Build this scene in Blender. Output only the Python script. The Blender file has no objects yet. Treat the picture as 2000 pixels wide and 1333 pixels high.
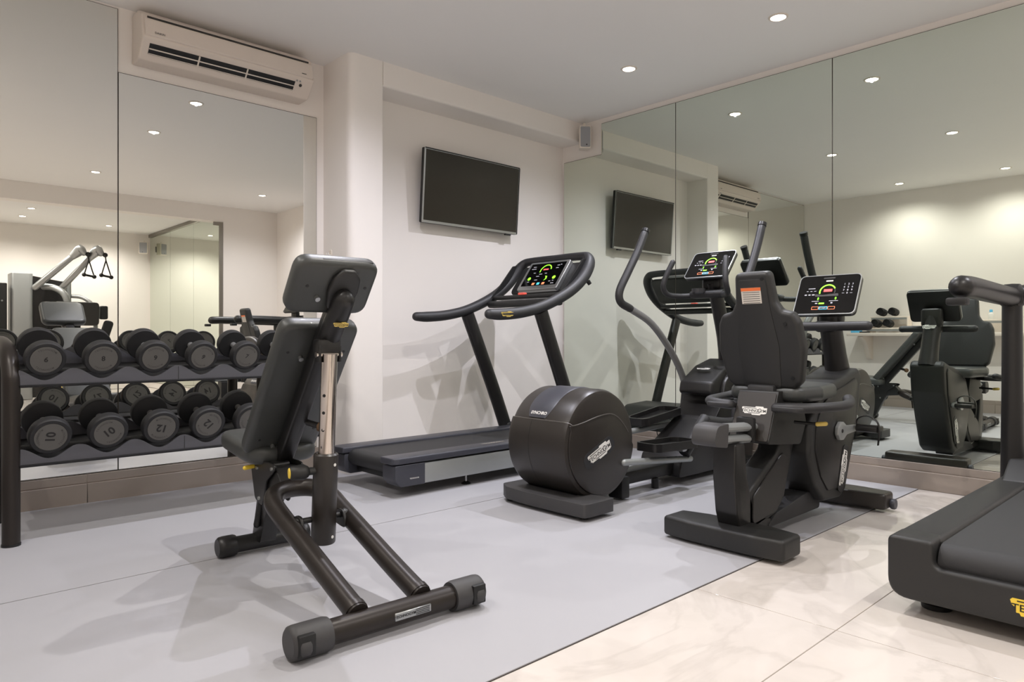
import bpy, bmesh, math, random
from mathutils import Vector, Matrix, Euler
random.seed(7)
scene = bpy.context.scene
COL = scene.collection
PI = math.pi

# ------------------------------------------------------------------ camera, world, exposure
YAW = math.radians(46.83)                      # angle between viewing direction and the back wall
cam_data = bpy.data.cameras.new('camera')
cam_data.sensor_width = 36.0
cam_data.lens = 1369.1 / 2000 * 36.0
cam_data.shift_y = -9.1 / 2000
cam_data.clip_start = 0.02
cam = bpy.data.objects.new('camera', cam_data)
COL.objects.link(cam)
cam.location = (0, 0, 0.9)
cam.rotation_euler = (PI/2, 0, YAW - PI/2)
scene.camera = cam

world = bpy.data.worlds.new('world')
scene.world = world
world.use_nodes = True
world.node_tree.nodes['Background'].inputs[0].default_value = (0.8, 0.8, 0.85, 1)
world.node_tree.nodes['Background'].inputs[1].default_value = 0.05

scene.view_settings.view_transform = 'Standard'
scene.view_settings.look = 'None'
scene.view_settings.exposure = 0.27
scene.view_settings.gamma = 1.0
scene.view_settings.use_curve_mapping = False
cy = scene.cycles
cy.use_denoising = True
cy.max_bounces = 16
cy.diffuse_bounces = 10
cy.glossy_bounces = 8
cy.blur_glossy = 0.8
cy.sample_clamp_indirect = 6.0
cy.caustics_reflective = True
cy.caustics_refractive = False

LIGHT_POWER = 74.0
COOL = (0.95, 0.945, 1.0)
COOLER = (0.90, 0.895, 1.0)
WARM = (1.0, 0.955, 0.90)

# room dimensions (metres)
XR, YB, XL, ZC = 4.605, 4.36, -0.49, 2.745     # right mirror plane, left mirror plane, left wall, ceiling
YN, YP = 4.265, 4.02                           # niche wall, pillar and beam front
YO, ZB, XF, YF, ZF = -1.35, 2.527, 3.80, -4.70, 2.69   # opening beam, far room

# ------------------------------------------------------------------ materials
def lin(c):
    return tuple((x/12.92 if x <= 0.04045 else ((x+0.055)/1.055)**2.4) for x in c)
def rgb(h):
    return lin(tuple(int(h[i:i+2], 16)/255 for i in (0, 2, 4)))
MATS = {}
def mat(name, hexc, rough=0.5, metal=0.0, noise=0.0, nscale=8.0, bump=0.0, bscale=300.0, spec=0.5, emit=0.0, coat=0.0, col2=None):
    m = bpy.data.materials.new(name); m.use_nodes = True
    nt = m.node_tree; b = nt.nodes['Principled BSDF']
    c = rgb(hexc)
    b.inputs['Base Color'].default_value = (*c, 1)
    b.inputs['Roughness'].default_value = rough
    b.inputs['Metallic'].default_value = metal
    b.inputs['Specular IOR Level'].default_value = spec
    b.inputs['Coat Weight'].default_value = coat
    if emit:
        b.inputs['Emission Color'].default_value = (*c, 1)
        b.inputs['Emission Strength'].default_value = emit
    tc = nt.nodes.new('ShaderNodeTexCoord')
    if noise or col2:
        n = nt.nodes.new('ShaderNodeTexNoise'); n.inputs['Scale'].default_value = nscale; n.inputs['Detail'].default_value = 5
        nt.links.new(tc.outputs['Object'], n.inputs['Vector'])
        mx = nt.nodes.new('ShaderNodeMix'); mx.data_type = 'RGBA'
        c2 = rgb(col2) if col2 else tuple(x*(1-noise) for x in c)
        mx.inputs[6].default_value = (*c, 1); mx.inputs[7].default_value = (*c2, 1)
        nt.links.new(n.outputs['Fac'], mx.inputs[0])
        nt.links.new(mx.outputs[2], b.inputs['Base Color'])
    if bump:
        n2 = nt.nodes.new('ShaderNodeTexNoise'); n2.inputs['Scale'].default_value = bscale; n2.inputs['Detail'].default_value = 3
        nt.links.new(tc.outputs['Object'], n2.inputs['Vector'])
        bp = nt.nodes.new('ShaderNodeBump'); bp.inputs['Strength'].default_value = bump; bp.inputs['Distance'].default_value = 0.002
        nt.links.new(n2.outputs['Fac'], bp.inputs['Height'])
        nt.links.new(bp.outputs['Normal'], b.inputs['Normal'])
    MATS[name] = m
    return m

def marble(name):
    m = bpy.data.materials.new(name); m.use_nodes = True
    nt = m.node_tree; b = nt.nodes['Principled BSDF']
    tc = nt.nodes.new('ShaderNodeTexCoord')
    n1 = nt.nodes.new('ShaderNodeTexNoise'); n1.inputs['Scale'].default_value = 1.3; n1.inputs['Detail'].default_value = 8; n1.inputs['Distortion'].default_value = 2.2
    n2 = nt.nodes.new('ShaderNodeTexNoise'); n2.inputs['Scale'].default_value = 4.5; n2.inputs['Detail'].default_value = 9; n2.inputs['Distortion'].default_value = 1.2
    nt.links.new(tc.outputs['Object'], n1.inputs['Vector']); nt.links.new(tc.outputs['Object'], n2.inputs['Vector'])
    r1 = nt.nodes.new('ShaderNodeValToRGB')
    r1.color_ramp.elements[0].position = 0.46; r1.color_ramp.elements[0].color = (*rgb('d6cfc9'), 1)
    r1.color_ramp.elements[1].position = 0.54; r1.color_ramp.elements[1].color = (*rgb('d4cdc7'), 1)
    e = r1.color_ramp.elements.new(0.5); e.color = (*rgb('ccc5bf'), 1)
    nt.links.new(n1.outputs['Fac'], r1.inputs[0])
    mx = nt.nodes.new('ShaderNodeMix'); mx.data_type = 'RGBA'; mx.blend_type = 'MULTIPLY'
    r2 = nt.nodes.new('ShaderNodeValToRGB')
    r2.color_ramp.elements[0].position = 0.35; r2.color_ramp.elements[0].color = (0.92, 0.915, 0.91, 1)
    r2.color_ramp.elements[1].position = 0.62; r2.color_ramp.elements[1].color = (1, 1, 1, 1)
    nt.links.new(n2.outputs['Fac'], r2.inputs[0])
    mx.inputs[0].default_value = 0.7
    nt.links.new(r1.outputs[0], mx.inputs[6]); nt.links.new(r2.outputs[0], mx.inputs[7])
    nt.links.new(mx.outputs[2], b.inputs['Base Color'])
    b.inputs['Roughness'].default_value = 0.07
    b.inputs['Specular IOR Level'].default_value = 0.5
    MATS[name] = m
    return m

mat('plaster', 'ece7e2', 0.75, noise=0.04, nscale=2.5, bump=0.08, bscale=60)
mat('ceiling_paint', 'ecebea', 0.85, noise=0.03, nscale=1.5)
marble('marble_tile')
mat('grout', 'a89c92', 0.8)
mat('skirting_tile', '9c9187', 0.3, noise=0.15, nscale=3.5)
mat('mat_vinyl', 'adadb2', 0.42, noise=0.05, nscale=2.0, bump=0.05, bscale=500, spec=0.35)
mat('mat_edge', '3a3330', 0.6)
mat('mirror', 'ebebe6', 0.0, 1.0)
mat('mirror_green', 'e0e7dd', 0.0, 1.0)
mat('dark_edge', '3c352c', 0.6)
mat('black_plastic', '222222', 0.48, bump=0.12, bscale=700)
mat('satin_black', '1a1919', 0.38)
mat('deep_black', '121213', 0.5)
mat('charcoal', '2a2a2c', 0.5, bump=0.12, bscale=700)
mat('brown_black', '2d2926', 0.36)
mat('bronze_tube', '2e2926', 0.36, metal=0.4)
mat('blue_grey', '3c3d45', 0.42)
mat('leather', '3a3c3b', 0.42, bump=0.15, bscale=260, coat=0.05)
mat('rubber', '1e1e20', 0.6, bump=0.1, bscale=500)
mat('rubber_cap', '3c3b3c', 0.55, bump=0.1, bscale=500)
mat('dumbbell_face', '5c5a57', 0.5, noise=0.1, nscale=12)
mat('tray', '4c4c52', 0.42)
mat('chrome', 'd8cfc8', 0.14, 1.0)
mat('silver', 'a9abab', 0.33, 0.85)
mat('light_silver', '9fa2a2', 0.4, 0.5)
mat('grey_tube', '868686', 0.35, 0.25)
mat('belt', '262628', 0.62, bump=0.25, bscale=900)
mat('screen_black', '050506', 0.08, coat=0.2)
mat('tv_screen', '2a2722', 0.12)
mat('white_plastic', 'dcd3c8', 0.4)
mat('ac_white', 'd9cec4', 0.42)
mat('grey_cloth', '96979a', 0.7, bump=0.2, bscale=900)
mat('white_ink', 'e6e4e0', 0.5)
mat('black_ink', '1c1b1a', 0.6)
mat('grey_ink', '383634', 0.6)
mat('gold', 'd8bd62', 0.4)
mat('yellow', 'f2d044', 0.4)
mat('orange', 'e0703a', 0.5)
mat('label_paper', 'c9c2b8', 0.6)
mat('pulley_brown', '5b4228', 0.5)
mat('glow_green', '8cff30', 0.5, emit=1.3)
mat('glow_red', 'ff5a5a', 0.5, emit=0.7)
mat('glow_white', 'b8b8c0', 0.5, emit=0.2)
mat('pad_brown', '2a2825', 0.5)
mat('seam_grey', '56524e', 0.3)
mat('glow_cyan', '50c8e8', 0.5, emit=0.6)
mat('glow_orange', 'ff9060', 0.5, emit=0.5)
mat('red_button', 'e05a4c', 0.4, emit=0.3)
mat('lamp', 'fff6ee', 0.5, emit=14.0)
mat('shelf_white', 'e6dcd2', 0.4)
mat('blue_plastic', '5cb8e8', 0.4)
mat('black_cloth', '1e1e20', 0.85, bump=0.3, bscale=120)
mat('aluminium', '8f8a82', 0.35, 0.9)

# ------------------------------------------------------------------ geometry helpers
def roundpoly(pts, r, n=5):
    out = []
    N = len(pts)
    for i in range(N):
        p0, p1, p2 = Vector(pts[i-1]), Vector(pts[i]), Vector(pts[(i+1) % N])
        rr = r[i] if isinstance(r, (list, tuple)) else r
        a, b = (p0-p1), (p2-p1)
        la, lb = a.length, b.length
        if rr <= 1e-6 or la < 1e-9 or lb < 1e-9:
            out.append(tuple(p1)); continue
        a /= la; b /= lb
        ang = math.acos(max(-1, min(1, a.dot(b))))
        if ang > PI-0.02:
            out.append(tuple(p1)); continue
        t = min(rr/math.tan(ang/2), la*0.49, lb*0.49)
        q0, q1 = p1+a*t, p1+b*t
        for k in range(n+1):
            s = k/n
            q = q0*(1-s)**2 + p1*2*s*(1-s) + q1*s*s
            out.append(tuple(q))
    return out
def rrect(w, h, r, n=5, cx=0, cy_=0):
    return roundpoly([(cx-w/2, cy_-h/2), (cx+w/2, cy_-h/2), (cx+w/2, cy_+h/2), (cx-w/2, cy_+h/2)], r, n)
def circ(r, n=32, cx=0, cy_=0):
    return [(cx+r*math.cos(2*PI*k/n), cy_+r*math.sin(2*PI*k/n)) for k in range(n)]
def frame(o, a, b, c):                         # matrix from local axes a, b, c at o
    a, b, c = Vector(a), Vector(b), Vector(c)
    return Matrix(((a.x, b.x, c.x, o[0]), (a.y, b.y, c.y, o[1]), (a.z, b.z, c.z, o[2]), (0, 0, 0, 1)))
XZ = frame((0, 0, 0), (1, 0, 0), (0, 0, 1), (0, 1, 0))     # polygon in x,z extruded along y
YZ = frame((0, 0, 0), (0, 1, 0), (0, 0, 1), (1, 0, 0))     # polygon in y,z extruded along x
XY = Matrix.Identity(4)
def smooth_path(pts, k=6):
    P = [Vector(p) for p in pts]
    out = []
    for i in range(len(P)-1):
        p0 = P[i-1] if i > 0 else P[i]*2-P[i+1]
        p1, p2 = P[i], P[i+1]
        p3 = P[i+2] if i+2 < len(P) else P[i+1]*2-P[i]
        for s in range(k):
            t = s/k
            out.append(0.5*((2*p1)+(-p0+p2)*t+(2*p0-5*p1+4*p2-p3)*t*t+(-p0+3*p1-3*p2+p3)*t**3))
    out.append(P[-1])
    return out

class G:
    def __init__(s):
        s.bm = bmesh.new()
    def _merge(s, b2, M=None):
        if M is not None:
            b2.transform(M)
        me = bpy.data.meshes.new('tmp'); b2.to_mesh(me); b2.free()
        s.bm.from_mesh(me); bpy.data.meshes.remove(me)
        return s
    def box(s, c, size, bev=0.0, seg=2, M=None, R=None):
        b = bmesh.new(); bmesh.ops.create_cube(b, size=1)
        b.transform(Matrix.Diagonal((size[0], size[1], size[2], 1)))
        if bev:
            bmesh.ops.bevel(b, geom=b.edges[:], offset=min(bev, min(size)*0.49), segments=seg, profile=0.5, affect='EDGES')
        T = Matrix.Translation(c)
        if R is not None:
            T = T @ R
        if M is not None:
            T = M @ T
        return s._merge(b, T)
    def prism(s, poly, c0, c1, M=XY, bev=0.0, seg=2, ang=25):
        b = bmesh.new()
        v0 = [b.verts.new((p[0], p[1], c0)) for p in poly]
        v1 = [b.verts.new((p[0], p[1], c1)) for p in poly]
        n = len(poly)
        b.faces.new(v0[::-1]); b.faces.new(v1)
        for i in range(n):
            b.faces.new((v0[i], v0[(i+1) % n], v1[(i+1) % n], v1[i]))
        bmesh.ops.recalc_face_normals(b, faces=b.faces[:])
        if bev:
            es = [e for e in b.edges if len(e.link_faces) == 2 and e.calc_face_angle(0) > math.radians(ang)]
            bmesh.ops.bevel(b, geom=es, offset=bev, segments=seg, profile=0.5, affect='EDGES', clamp_overlap=True)
        return s._merge(b, M)
    def ring(s, outer, inner, c0, c1, M=XY):
        b = bmesh.new(); n = len(outer)
        L = [[b.verts.new((p[0], p[1], c)) for p in poly] for poly, c in ((outer, c0), (outer, c1), (inner, c1), (inner, c0))]
        for j in range(4):
            A, B = L[j], L[(j+1) % 4]
            for i in range(n):
                b.faces.new((A[i], A[(i+1) % n], B[(i+1) % n], B[i]))
        bmesh.ops.recalc_face_normals(b, faces=b.faces[:])
        return s._merge(b, M)
    def tube(s, pts, r, n=14, sm=0, cap='flat', sq=1.0, up=None, M=None):
        """sweep a circle (or ellipse: sq scales the second axis) along pts; r may be a list (one per given point)"""
        if sm:
            K = len(pts)
            if isinstance(r, (list, tuple)):
                rr = []
                for i in range(K-1):
                    for k in range(sm):
                        rr.append(r[i]+(r[i+1]-r[i])*k/sm)
                rr.append(r[-1]); r = rr
            pts = smooth_path(pts, sm)
        P = [Vector(p) for p in pts]
        R = list(r) if isinstance(r, (list, tuple)) else [r]*len(P)
        if cap == 'round':
            d0 = (P[0]-P[1]).normalized(); d1 = (P[-1]-P[-2]).normalized()
            pre, post, pr, po = [], [], [], []
            for k in (4, 3, 2, 1):
                a = k*PI/8*0.97
                pre.append(P[0]+d0*R[0]*math.sin(a)); pr.append(R[0]*math.cos(a))
            for k in (1, 2, 3, 4):
                a = k*PI/8*0.97
                post.append(P[-1]+d1*R[-1]*math.sin(a)); po.append(R[-1]*math.cos(a))
            P = pre+P+post; R = pr+R+po
        b = bmesh.new()
        t = (P[1]-P[0]).normalized()
        ref = Vector(up) if up else (Vector((0, 0, 1)) if abs(t.z) < 0.9 else Vector((0, 1, 0)))
        u = ref - t*ref.dot(t); u.normalize()
        rings = []
        for i, p in enumerate(P):
            if i == 0: t2 = (P[1]-P[0])
            elif i == len(P)-1: t2 = (P[-1]-P[-2])
            else: t2 = (P[i+1]-P[i-1])
            t2.normalize()
            u = u - t2*u.dot(t2)
            u.normalize()
            w = t2.cross(u)
            rings.append([b.verts.new(p + (u*math.cos(2*PI*k/n) + w*math.sin(2*PI*k/n)*sq)*R[i]) for k in range(n)])
        for i in range(len(rings)-1):
            for k in range(n):
                b.faces.new((rings[i][k], rings[i][(k+1) % n], rings[i+1][(k+1) % n], rings[i+1][k]))
        b.faces.new(rings[0][::-1]); b.faces.new(rings[-1])
        bmesh.ops.recalc_face_normals(b, faces=b.faces[:])
        return s._merge(b, M)
    def lathe(s, prof, o, axis, n=40, a0=0.0, a1=2*PI, ref=None, M=None):
        """prof: list of (radius, distance along axis)"""
        ax = Vector(axis).normalized()
        rf = Vector(ref) if ref else (Vector((0, 0, 1)) if abs(ax.z) < 0.9 else Vector((1, 0, 0)))
        u = (rf-ax*rf.dot(ax)).normalized(); w = ax.cross(u)
        o = Vector(o); b = bmesh.new()
        full = abs(a1-a0-2*PI) < 1e-6
        cnt = n if full else n+1
        rows = []
        for r, d in prof:
            if r < 1e-7:
                rows.append([b.verts.new(o+ax*d)])
            else:
                rows.append([b.verts.new(o+ax*d+(u*math.cos(a0+(a1-a0)*k/n)+w*math.sin(a0+(a1-a0)*k/n))*r) for k in range(cnt)])
        for i in range(len(rows)-1):
            A, B = rows[i], rows[i+1]
            for k in range(n):
                k2 = (k+1) % cnt
                if len(A) == 1 and len(B) == 1: continue
                if len(A) == 1: b.faces.new((A[0], B[k], B[k2]))
                elif len(B) == 1: b.faces.new((A[k], A[k2], B[0]))
                else: b.faces.new((A[k], A[k2], B[k2], B[k]))
        bmesh.ops.recalc_face_normals(b, faces=b.faces[:])
        return s._merge(b, M)
    def sphere(s, c, r, seg=16):
        b = bmesh.new(); bmesh.ops.create_uvsphere(b, u_segments=seg, v_segments=seg//2, radius=1)
        sc = r if isinstance(r, (tuple, list)) else (r, r, r)
        return s._merge(b, Matrix.Translation(c) @ Matrix.Diagonal((*sc, 1)))
    def mesh(s, me, M=None):
        b = bmesh.new(); b.from_mesh(me)
        return s._merge(b, M)

def thing(name, label, cat, loc=(0, 0, 0), rotz=0.0, group=None):
    o = bpy.data.objects.new(name, None); COL.objects.link(o)
    o.location = loc; o.rotation_euler = (0, 0, rotz); o.empty_display_size = 0.1
    o['label'] = label; o['category'] = cat
    if group: o['group'] = group
    return o
LOCAL = set()                                  # things whose parts are given in the thing's own frame
def root_of(o):
    while o.parent: o = o.parent
    return o
def obj(name, g, m, parent=None, smooth=40, label=None, kind=None):
    me = bpy.data.meshes.new(name)
    if isinstance(g, G):
        if parent is not None:
            r = root_of(parent)
            if r.name not in LOCAL:
                g.bm.transform(Matrix.Translation(-Vector(r.location)))
        g.bm.to_mesh(me); g.bm.free()
    else:
        me = g
    if len(me.polygons):
        me.polygons.foreach_set('use_smooth', [True]*len(me.polygons))
        try: me.set_sharp_from_angle(angle=math.radians(smooth))
        except Exception: pass
    if not me.materials:
        me.materials.append(MATS[m])
    o = bpy.data.objects.new(name, me); COL.objects.link(o)
    if parent is not None: o.parent = parent
    if label: o['label'] = label
    if kind: o['kind'] = kind
    return o
def struct(name, g, m, smooth=40, parent=None):
    o = obj(name, g, m, parent, smooth)
    if parent is None: o['kind'] = 'structure'
    return o
def tag(o, label, cat, group=None):
    o['label'] = label; o['category'] = cat
    if group: o['group'] = group
    return o
def copy_tree(o, parent=None):
    c = o.copy(); COL.objects.link(c); c.parent = parent
    for ch in list(o.children): copy_tree(ch, c)
    return c

TXT = {}
def text_mesh(s, size=1.0, bold=0.0, sx=1.0, space=1.0):
    key = (s, bold, sx, space)
    if key not in TXT:
        cu = bpy.data.curves.new('txt', 'FONT'); cu.body = s; cu.size = 1.0
        cu.align_x = 'CENTER'; cu.align_y = 'CENTER'; cu.extrude = 0.004; cu.offset = bold
        cu.resolution_u = 3; cu.space_character = space
        o = bpy.data.objects.new('txt', cu)
        me = bpy.data.meshes.new_from_object(o)
        bpy.data.objects.remove(o)
        me.transform(Matrix.Diagonal((sx, 1, 1, 1)))
        TXT[key] = me
    return TXT[key]
def add_text(g, s, size, M, x=0, y=0, z=0.001, bold=0.0, sx=1.0, rot=0.0, space=1.0):
    g.mesh(text_mesh(s, 1.0, bold, sx, space), M @ Matrix.Translation((x, y, z)) @ Matrix.Rotation(rot, 4, 'Z') @ Matrix.Diagonal((size, size, min(size, 0.15), 1)))
    return g
def logo(parent, M, w, plate='white_ink', ink='black_ink', z=0.0012, outline=True):
    """maker's winged plate with its lettering: pale stepped plate, dark letters and rules; w = width"""
    k = w
    pts = [(-.5, .10), (-.47, .13), (.02, .13), (.05, .17), (.34, .17), (.36, .12), (.5, .12), (.5, -.09), (.42, -.12), (.30, -.12), (.27, -.17), (-.05, -.17), (-.08, -.125), (-.36, -.125), (-.38, -.085), (-.42, -.085), (-.44, -.0), (-.48, .03)]
    g = G().prism([(x*k, y*k) for x, y in pts], 0, z, M)
    a = obj('badge', g, plate, parent, label=None)
    g = G()
    add_text(g, 'TECHNO', 0.155*k, M, x=-.145*k, y=-.01*k, z=z+.0004, bold=.012, sx=1.05)
    add_text(g, 'G', 0.21*k, M, x=.215*k, y=.0*k, z=z+.0004, bold=.012)
    add_text(g, 'YM', 0.155*k, M, x=.375*k, y=-.01*k, z=z+.0004, bold=.012)
    g.box((-.16*k, .095*k, z+.0004), (.5*k, .018*k, .0008), M=M)
    g.box((.02*k, -.095*k, z+.0004), (.46*k, .018*k, .0008), M=M)
    obj('badge_lettering', g, ink, parent, kind='stuff')
    return a

# ------------------------------------------------------------------ the setting
fl = struct('floor', G().box((2.0, -0.1, -0.04), (5.6, 9.8, 0.06)), 'grout')
TS = 1.2
tile_me = {}
for i in range(-3, 3):
    for j in range(-5, 4):
        x0, y0 = 2.2+i*TS, 0.89+j*TS
        x1, y1 = x0+TS, y0+TS
        x0, x1 = max(x0, XL-0.05), min(x1, XR+0.03); y0, y1 = max(y0, YF-0.03), min(y1, YB+0.1)
        if x1-x0 < 0.05 or y1-y0 < 0.05: continue
        g = G().box(((x0+x1)/2, (y0+y1)/2, -0.012), (x1-x0-0.003, y1-y0-0.003, 0.016), bev=0.0008, seg=1)
        obj('floor_tile', g, 'marble_tile', fl)
ce = struct('ceiling', G().box((2.06, 1.6, ZC+0.03), (5.3, 6.2, 0.06)), 'ceiling_paint')
struct('ceiling_far', G().box((1.66, -3.15, ZF+0.03), (4.5, 3.3, 0.06)), 'ceiling_paint')

struct('wall_back', G().box((0.95, YB+0.075, ZC/2), (3.1, 0.13, ZC)), 'plaster')
g = G().prism(roundpoly([(2.335, 4.5), (2.335, YP), (2.588, YP), (2.588, 4.5)], [0, 0.055, 0.012, 0]), 0, ZC, XY)
struct('wall_pillar', g, 'plaster', 60)
struct('wall_niche', G().box((3.6, YN+0.1, ZC/2), (2.1, 0.2, ZC)), 'plaster')
g = G().prism(roundpoly([(YP, 2.58), (YN+0.1, 2.58), (YN+0.1, ZC), (YP, ZC)], [0.02, 0, 0, 0]), 2.588, XR+0.03, YZ)
struct('wall_beam', g, 'plaster', 60)
struct('wall_right', G().box((XR+0.085, 1.5, ZC/2), (0.14, 6.1, ZC)), 'plaster')
struct('wall_left', G().box((XL-0.06, -0.1, ZC/2), (0.12, 9.4, ZC)), 'plaster')
struct('wall_opening', G().box((4.25, YO-0.1, ZC/2), (0.86, 0.2, ZC)), 'plaster')
struct('wall_opening_beam', G().box((1.66, YO-0.1, (ZB+ZC)/2), (4.32, 0.2, ZC-ZB)), 'plaster')
struct('wall_far_side', G().box((XF+0.07, -3.1, ZF/2), (0.12, 3.4, ZF)), 'plaster')
struct('wall_far', G().box((1.66, YF-0.06, ZF/2), (4.5, 0.12, ZF)), 'plaster')

# skirting boards: each run is made of single tiles on a narrow upper strip
def skirting(name, axis, plane, a0, a1, out, step=1.2, off=0.0):
    """axis 'x': board runs along x on y=plane facing -y ; axis 'y': runs along y on x=plane"""
    root = None
    a = a0
    edges = [a0]
    q = off
    while q < a1:
        if q > a0+0.05: edges.append(q)
        q += step
    edges.append(a1)
    def bx(u0, u1, d0, d1, z0, z1, bev=0.002):
        c, s = ((u0+u1)/2, (d0+d1)/2), (u1-u0, abs(d1-d0))
        if axis == 'x': return G().box((c[0], c[1], (z0+z1)/2), (s[0], s[1], z1-z0), bev=bev, seg=1)
        return G().box((c[1], c[0], (z0+z1)/2), (s[1], s[0], z1-z0), bev=bev, seg=1)
    sgn = out
    root = struct(name, bx(a0, a1, plane, plane+sgn*0.012, 0.0, 0.148, 0), 'grout')
    for u0, u1 in zip(edges[:-1], edges[1:]):
        obj('skirting_tile', bx(u0+0.001, u1-0.001, plane, plane+sgn*0.03, -0.003, 0.102), 'skirting_tile', root)
        obj('strip_tile', bx(u0+0.001, u1-0.001, plane, plane+sgn*0.014, 0.104, 0.149), 'skirting_tile', root)
    return root
skirting('baseboard_back', 'x', YB+0.008, XL, 2.335, -1, off=-0.28)
skirting('baseboard_right', 'y', XR+0.008, YO, YN, -1, off=-0.35)
skirting('baseboard_left', 'y', XL, YF, YB-0.02, 1, off=-3.9)

# vinyl mats laid on the tiles
def floor_mat(name, label, y0, y1):
    t = thing(name, label, 'mat', (2.05, (y0+y1)/2, 0), 0, 'vinyl floor mats')
    obj('mat_sheet', G().box((2.05, (y0+y1)/2, -0.0005), (5.04, y1-y0-0.001, 0.003)), 'mat_vinyl', t)
    obj('mat_base', G().box((2.05, (y0+y1)/2, -0.003), (5.045, y1-y0+0.003, 0.0025)), 'mat_edge', t)
floor_mat('floor_mat', 'grey vinyl mat with dark edge beside the marble tiles', 1.376, 2.886)
floor_mat('floor_mat', 'grey vinyl mat under the dumbbell rack by the mirror', 2.891, 4.325)

# ------------------------------------------------------------------ mirrors
def mirror(label, poly, plane, wall, m, group):
    """wall 'right': poly in (y,z) on x=plane facing -x ; 'back': poly in (x,z) on y=plane facing -y"""
    cx = sum(p[0] for p in poly)/len(poly); zs = min(p[1] for p in poly)
    loc = (plane, cx, zs) if wall == 'right' else (cx, plane, zs)
    t = thing('wall_mirror', label, 'mirror', loc, 0, group)
    M = YZ if wall == 'right' else XZ
    obj('mirror_glass', G().prism(poly, plane, plane+0.004, M), m, t, 20)
    mx, my = cx, sum(p[1] for p in poly)/len(poly)
    def grow(p):
        return (p[0]+(0.004 if p[0] > mx else -0.004), p[1]+(0.004 if p[1] > my else -0.004))
    obj('backing', G().prism([grow(p) for p in poly], plane+0.004, plane+0.0075, M), 'dark_edge', t, 20)
    return t
def rct(a0, a1, z0, z1): return [(a0, z0), (a1, z0), (a1, z1), (a0, z1)]
GR = 'mirrors on the right wall'
mirror('notched wall mirror in the corner beside the speaker', [(3.073, .152), (4.232, .152), (4.232, 2.437), (3.803, 2.437), (3.803, 2.697), (3.073, 2.697)], XR, 'right', 'mirror_green', GR)
mirror('tall wall mirror behind the elliptical trainer', rct(1.889, 3.067, .152, 2.697), XR, 'right', 'mirror_green', GR)
mirror('tall wall mirror in front of the black treadmill and recumbent bike', rct(0.70, 1.883, .152, 2.697), XR, 'right', 'mirror_green', GR)
GB = 'mirrors behind the dumbbell rack'
mirror('tall wall mirror reaching the ceiling behind the dumbbell rack', rct(XL+0.005, 1.071, .157, 2.728), YB, 'back', 'mirror', GB)
mirror('wall mirror below the air conditioner', rct(1.077, 2.277, .157, 2.375), YB, 'back', 'mirror', GB)
GF = 'mirrors in the far room'
mirror('far-room mirror panel in the corner below the loudspeaker', rct(-4.66, -3.575, 0.1, 2.64), XF, 'right', 'mirror_green', GF)
mirror('far-room mirror panel between the corner and metal-edged panels', rct(-3.57, -2.485, 0.1, 2.64), XF, 'right', 'mirror_green', GF)
mirror('far-room mirror panel ending at the metal edge profile', [(-2.48, .1), (-1.37, .1), (-1.37, 2.50), (-1.57, 2.50), (-1.57, 2.64), (-2.48, 2.64)], XF, 'right', 'mirror_green', GF)
struct('trim_1', G().box((XF-0.012, YO+0.0, 1.26), (0.05, 0.02, 2.5)).box((XF-0.06, YO+0.0, 2.49), (0.11, 0.03, 0.05)), 'aluminium')
struct('trim_2', G().box((XF-0.012, -3.1, 2.66), (0.03, 3.1, 0.05)), 'aluminium')

# ------------------------------------------------------------------ downlights
def downlight(x, y, z, col, power, label, group):
    t = thing('ceiling_downlight', label, 'ceiling light', (x, y, z), 0, group)
    obj('trim_ring', G().lathe([(.041, -.002), (.043, -.006), (.052, -.006), (.056, -.001), (.056, 0)], (x, y, z), (0, 0, 1), 28), 'white_plastic', t)
    obj('bulb', G().lathe([(0, -.0045), (.038, -.0045), (.0415, -.002)], (x, y, z), (0, 0, 1), 24), 'lamp', t)
    ld = bpy.data.lights.new('downlight_beam', 'SPOT'); ld.energy = power; ld.color = col
    ld.spot_size = math.radians(152); ld.spot_blend = 0.9; ld.shadow_soft_size = 0.010
    lo = bpy.data.objects.new('downlight_beam', ld); COL.objects.link(lo); lo.parent = t; lo.location = (0, 0, -0.013)
GL = 'recessed downlights of the gym ceiling'
DL = {(0, 0): 'recessed downlight nearest the corner loudspeaker', (0, 1): 'recessed downlight above the recumbent bike by the mirror wall', (0, 2): 'recessed downlight between the black treadmill and the opening beam',
      (1, 0): 'recessed downlight in front of the air conditioner', (1, 1): 'recessed downlight above the gap between bench and recumbent bike', (1, 2): 'recessed downlight before the middle of the opening beam',
      (2, 0): 'recessed downlight above the shelf end beside the tall mirror', (2, 1): 'recessed downlight above the middle of the wall shelf', (2, 2): 'recessed downlight between the wall shelf and the opening beam'}
for i, x in enumerate((3.89, 1.97, 0.02)):
    for j, y in enumerate((2.97, 1.90, -0.20)):
        col = (COOL if y < 2.5 else COOLER) if (x > 3 or (x > 1 and y > 2.5)) else WARM
        downlight(x, y, ZC, col, LIGHT_POWER*(0.58 if x < 1 else 1.03), DL[i, j], GL)
for x, y, lb in ((1.80, -3.0, 'recessed far-room downlight above the multi gym'), (1.82, -3.85, 'recessed far-room downlight behind the multi gym'), (3.0, -4.0, 'recessed far-room downlight near the mirrored side wall'), (0.6, -3.0, 'recessed far-room downlight beside the black weight tower')):
    downlight(x, y, ZF, WARM, LIGHT_POWER*1.1, lb, 'recessed downlights of the far room')

# ------------------------------------------------------------------ adjustable bench (own frame: y points to the mirror)
def vec_frame(o, b_dir, a_dir=(1, 0, 0)):      # frame with a = a_dir, b = b_dir, c = a x b
    a = Vector(a_dir).normalized(); b = Vector(b_dir).normalized()
    return frame(o, a, b, a.cross(b))
def pad(w, h, th, r, M, bev):
    return G().prism(rrect(w, h, r, 6), -th/2, th/2, M, bev=bev, seg=4)

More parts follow.
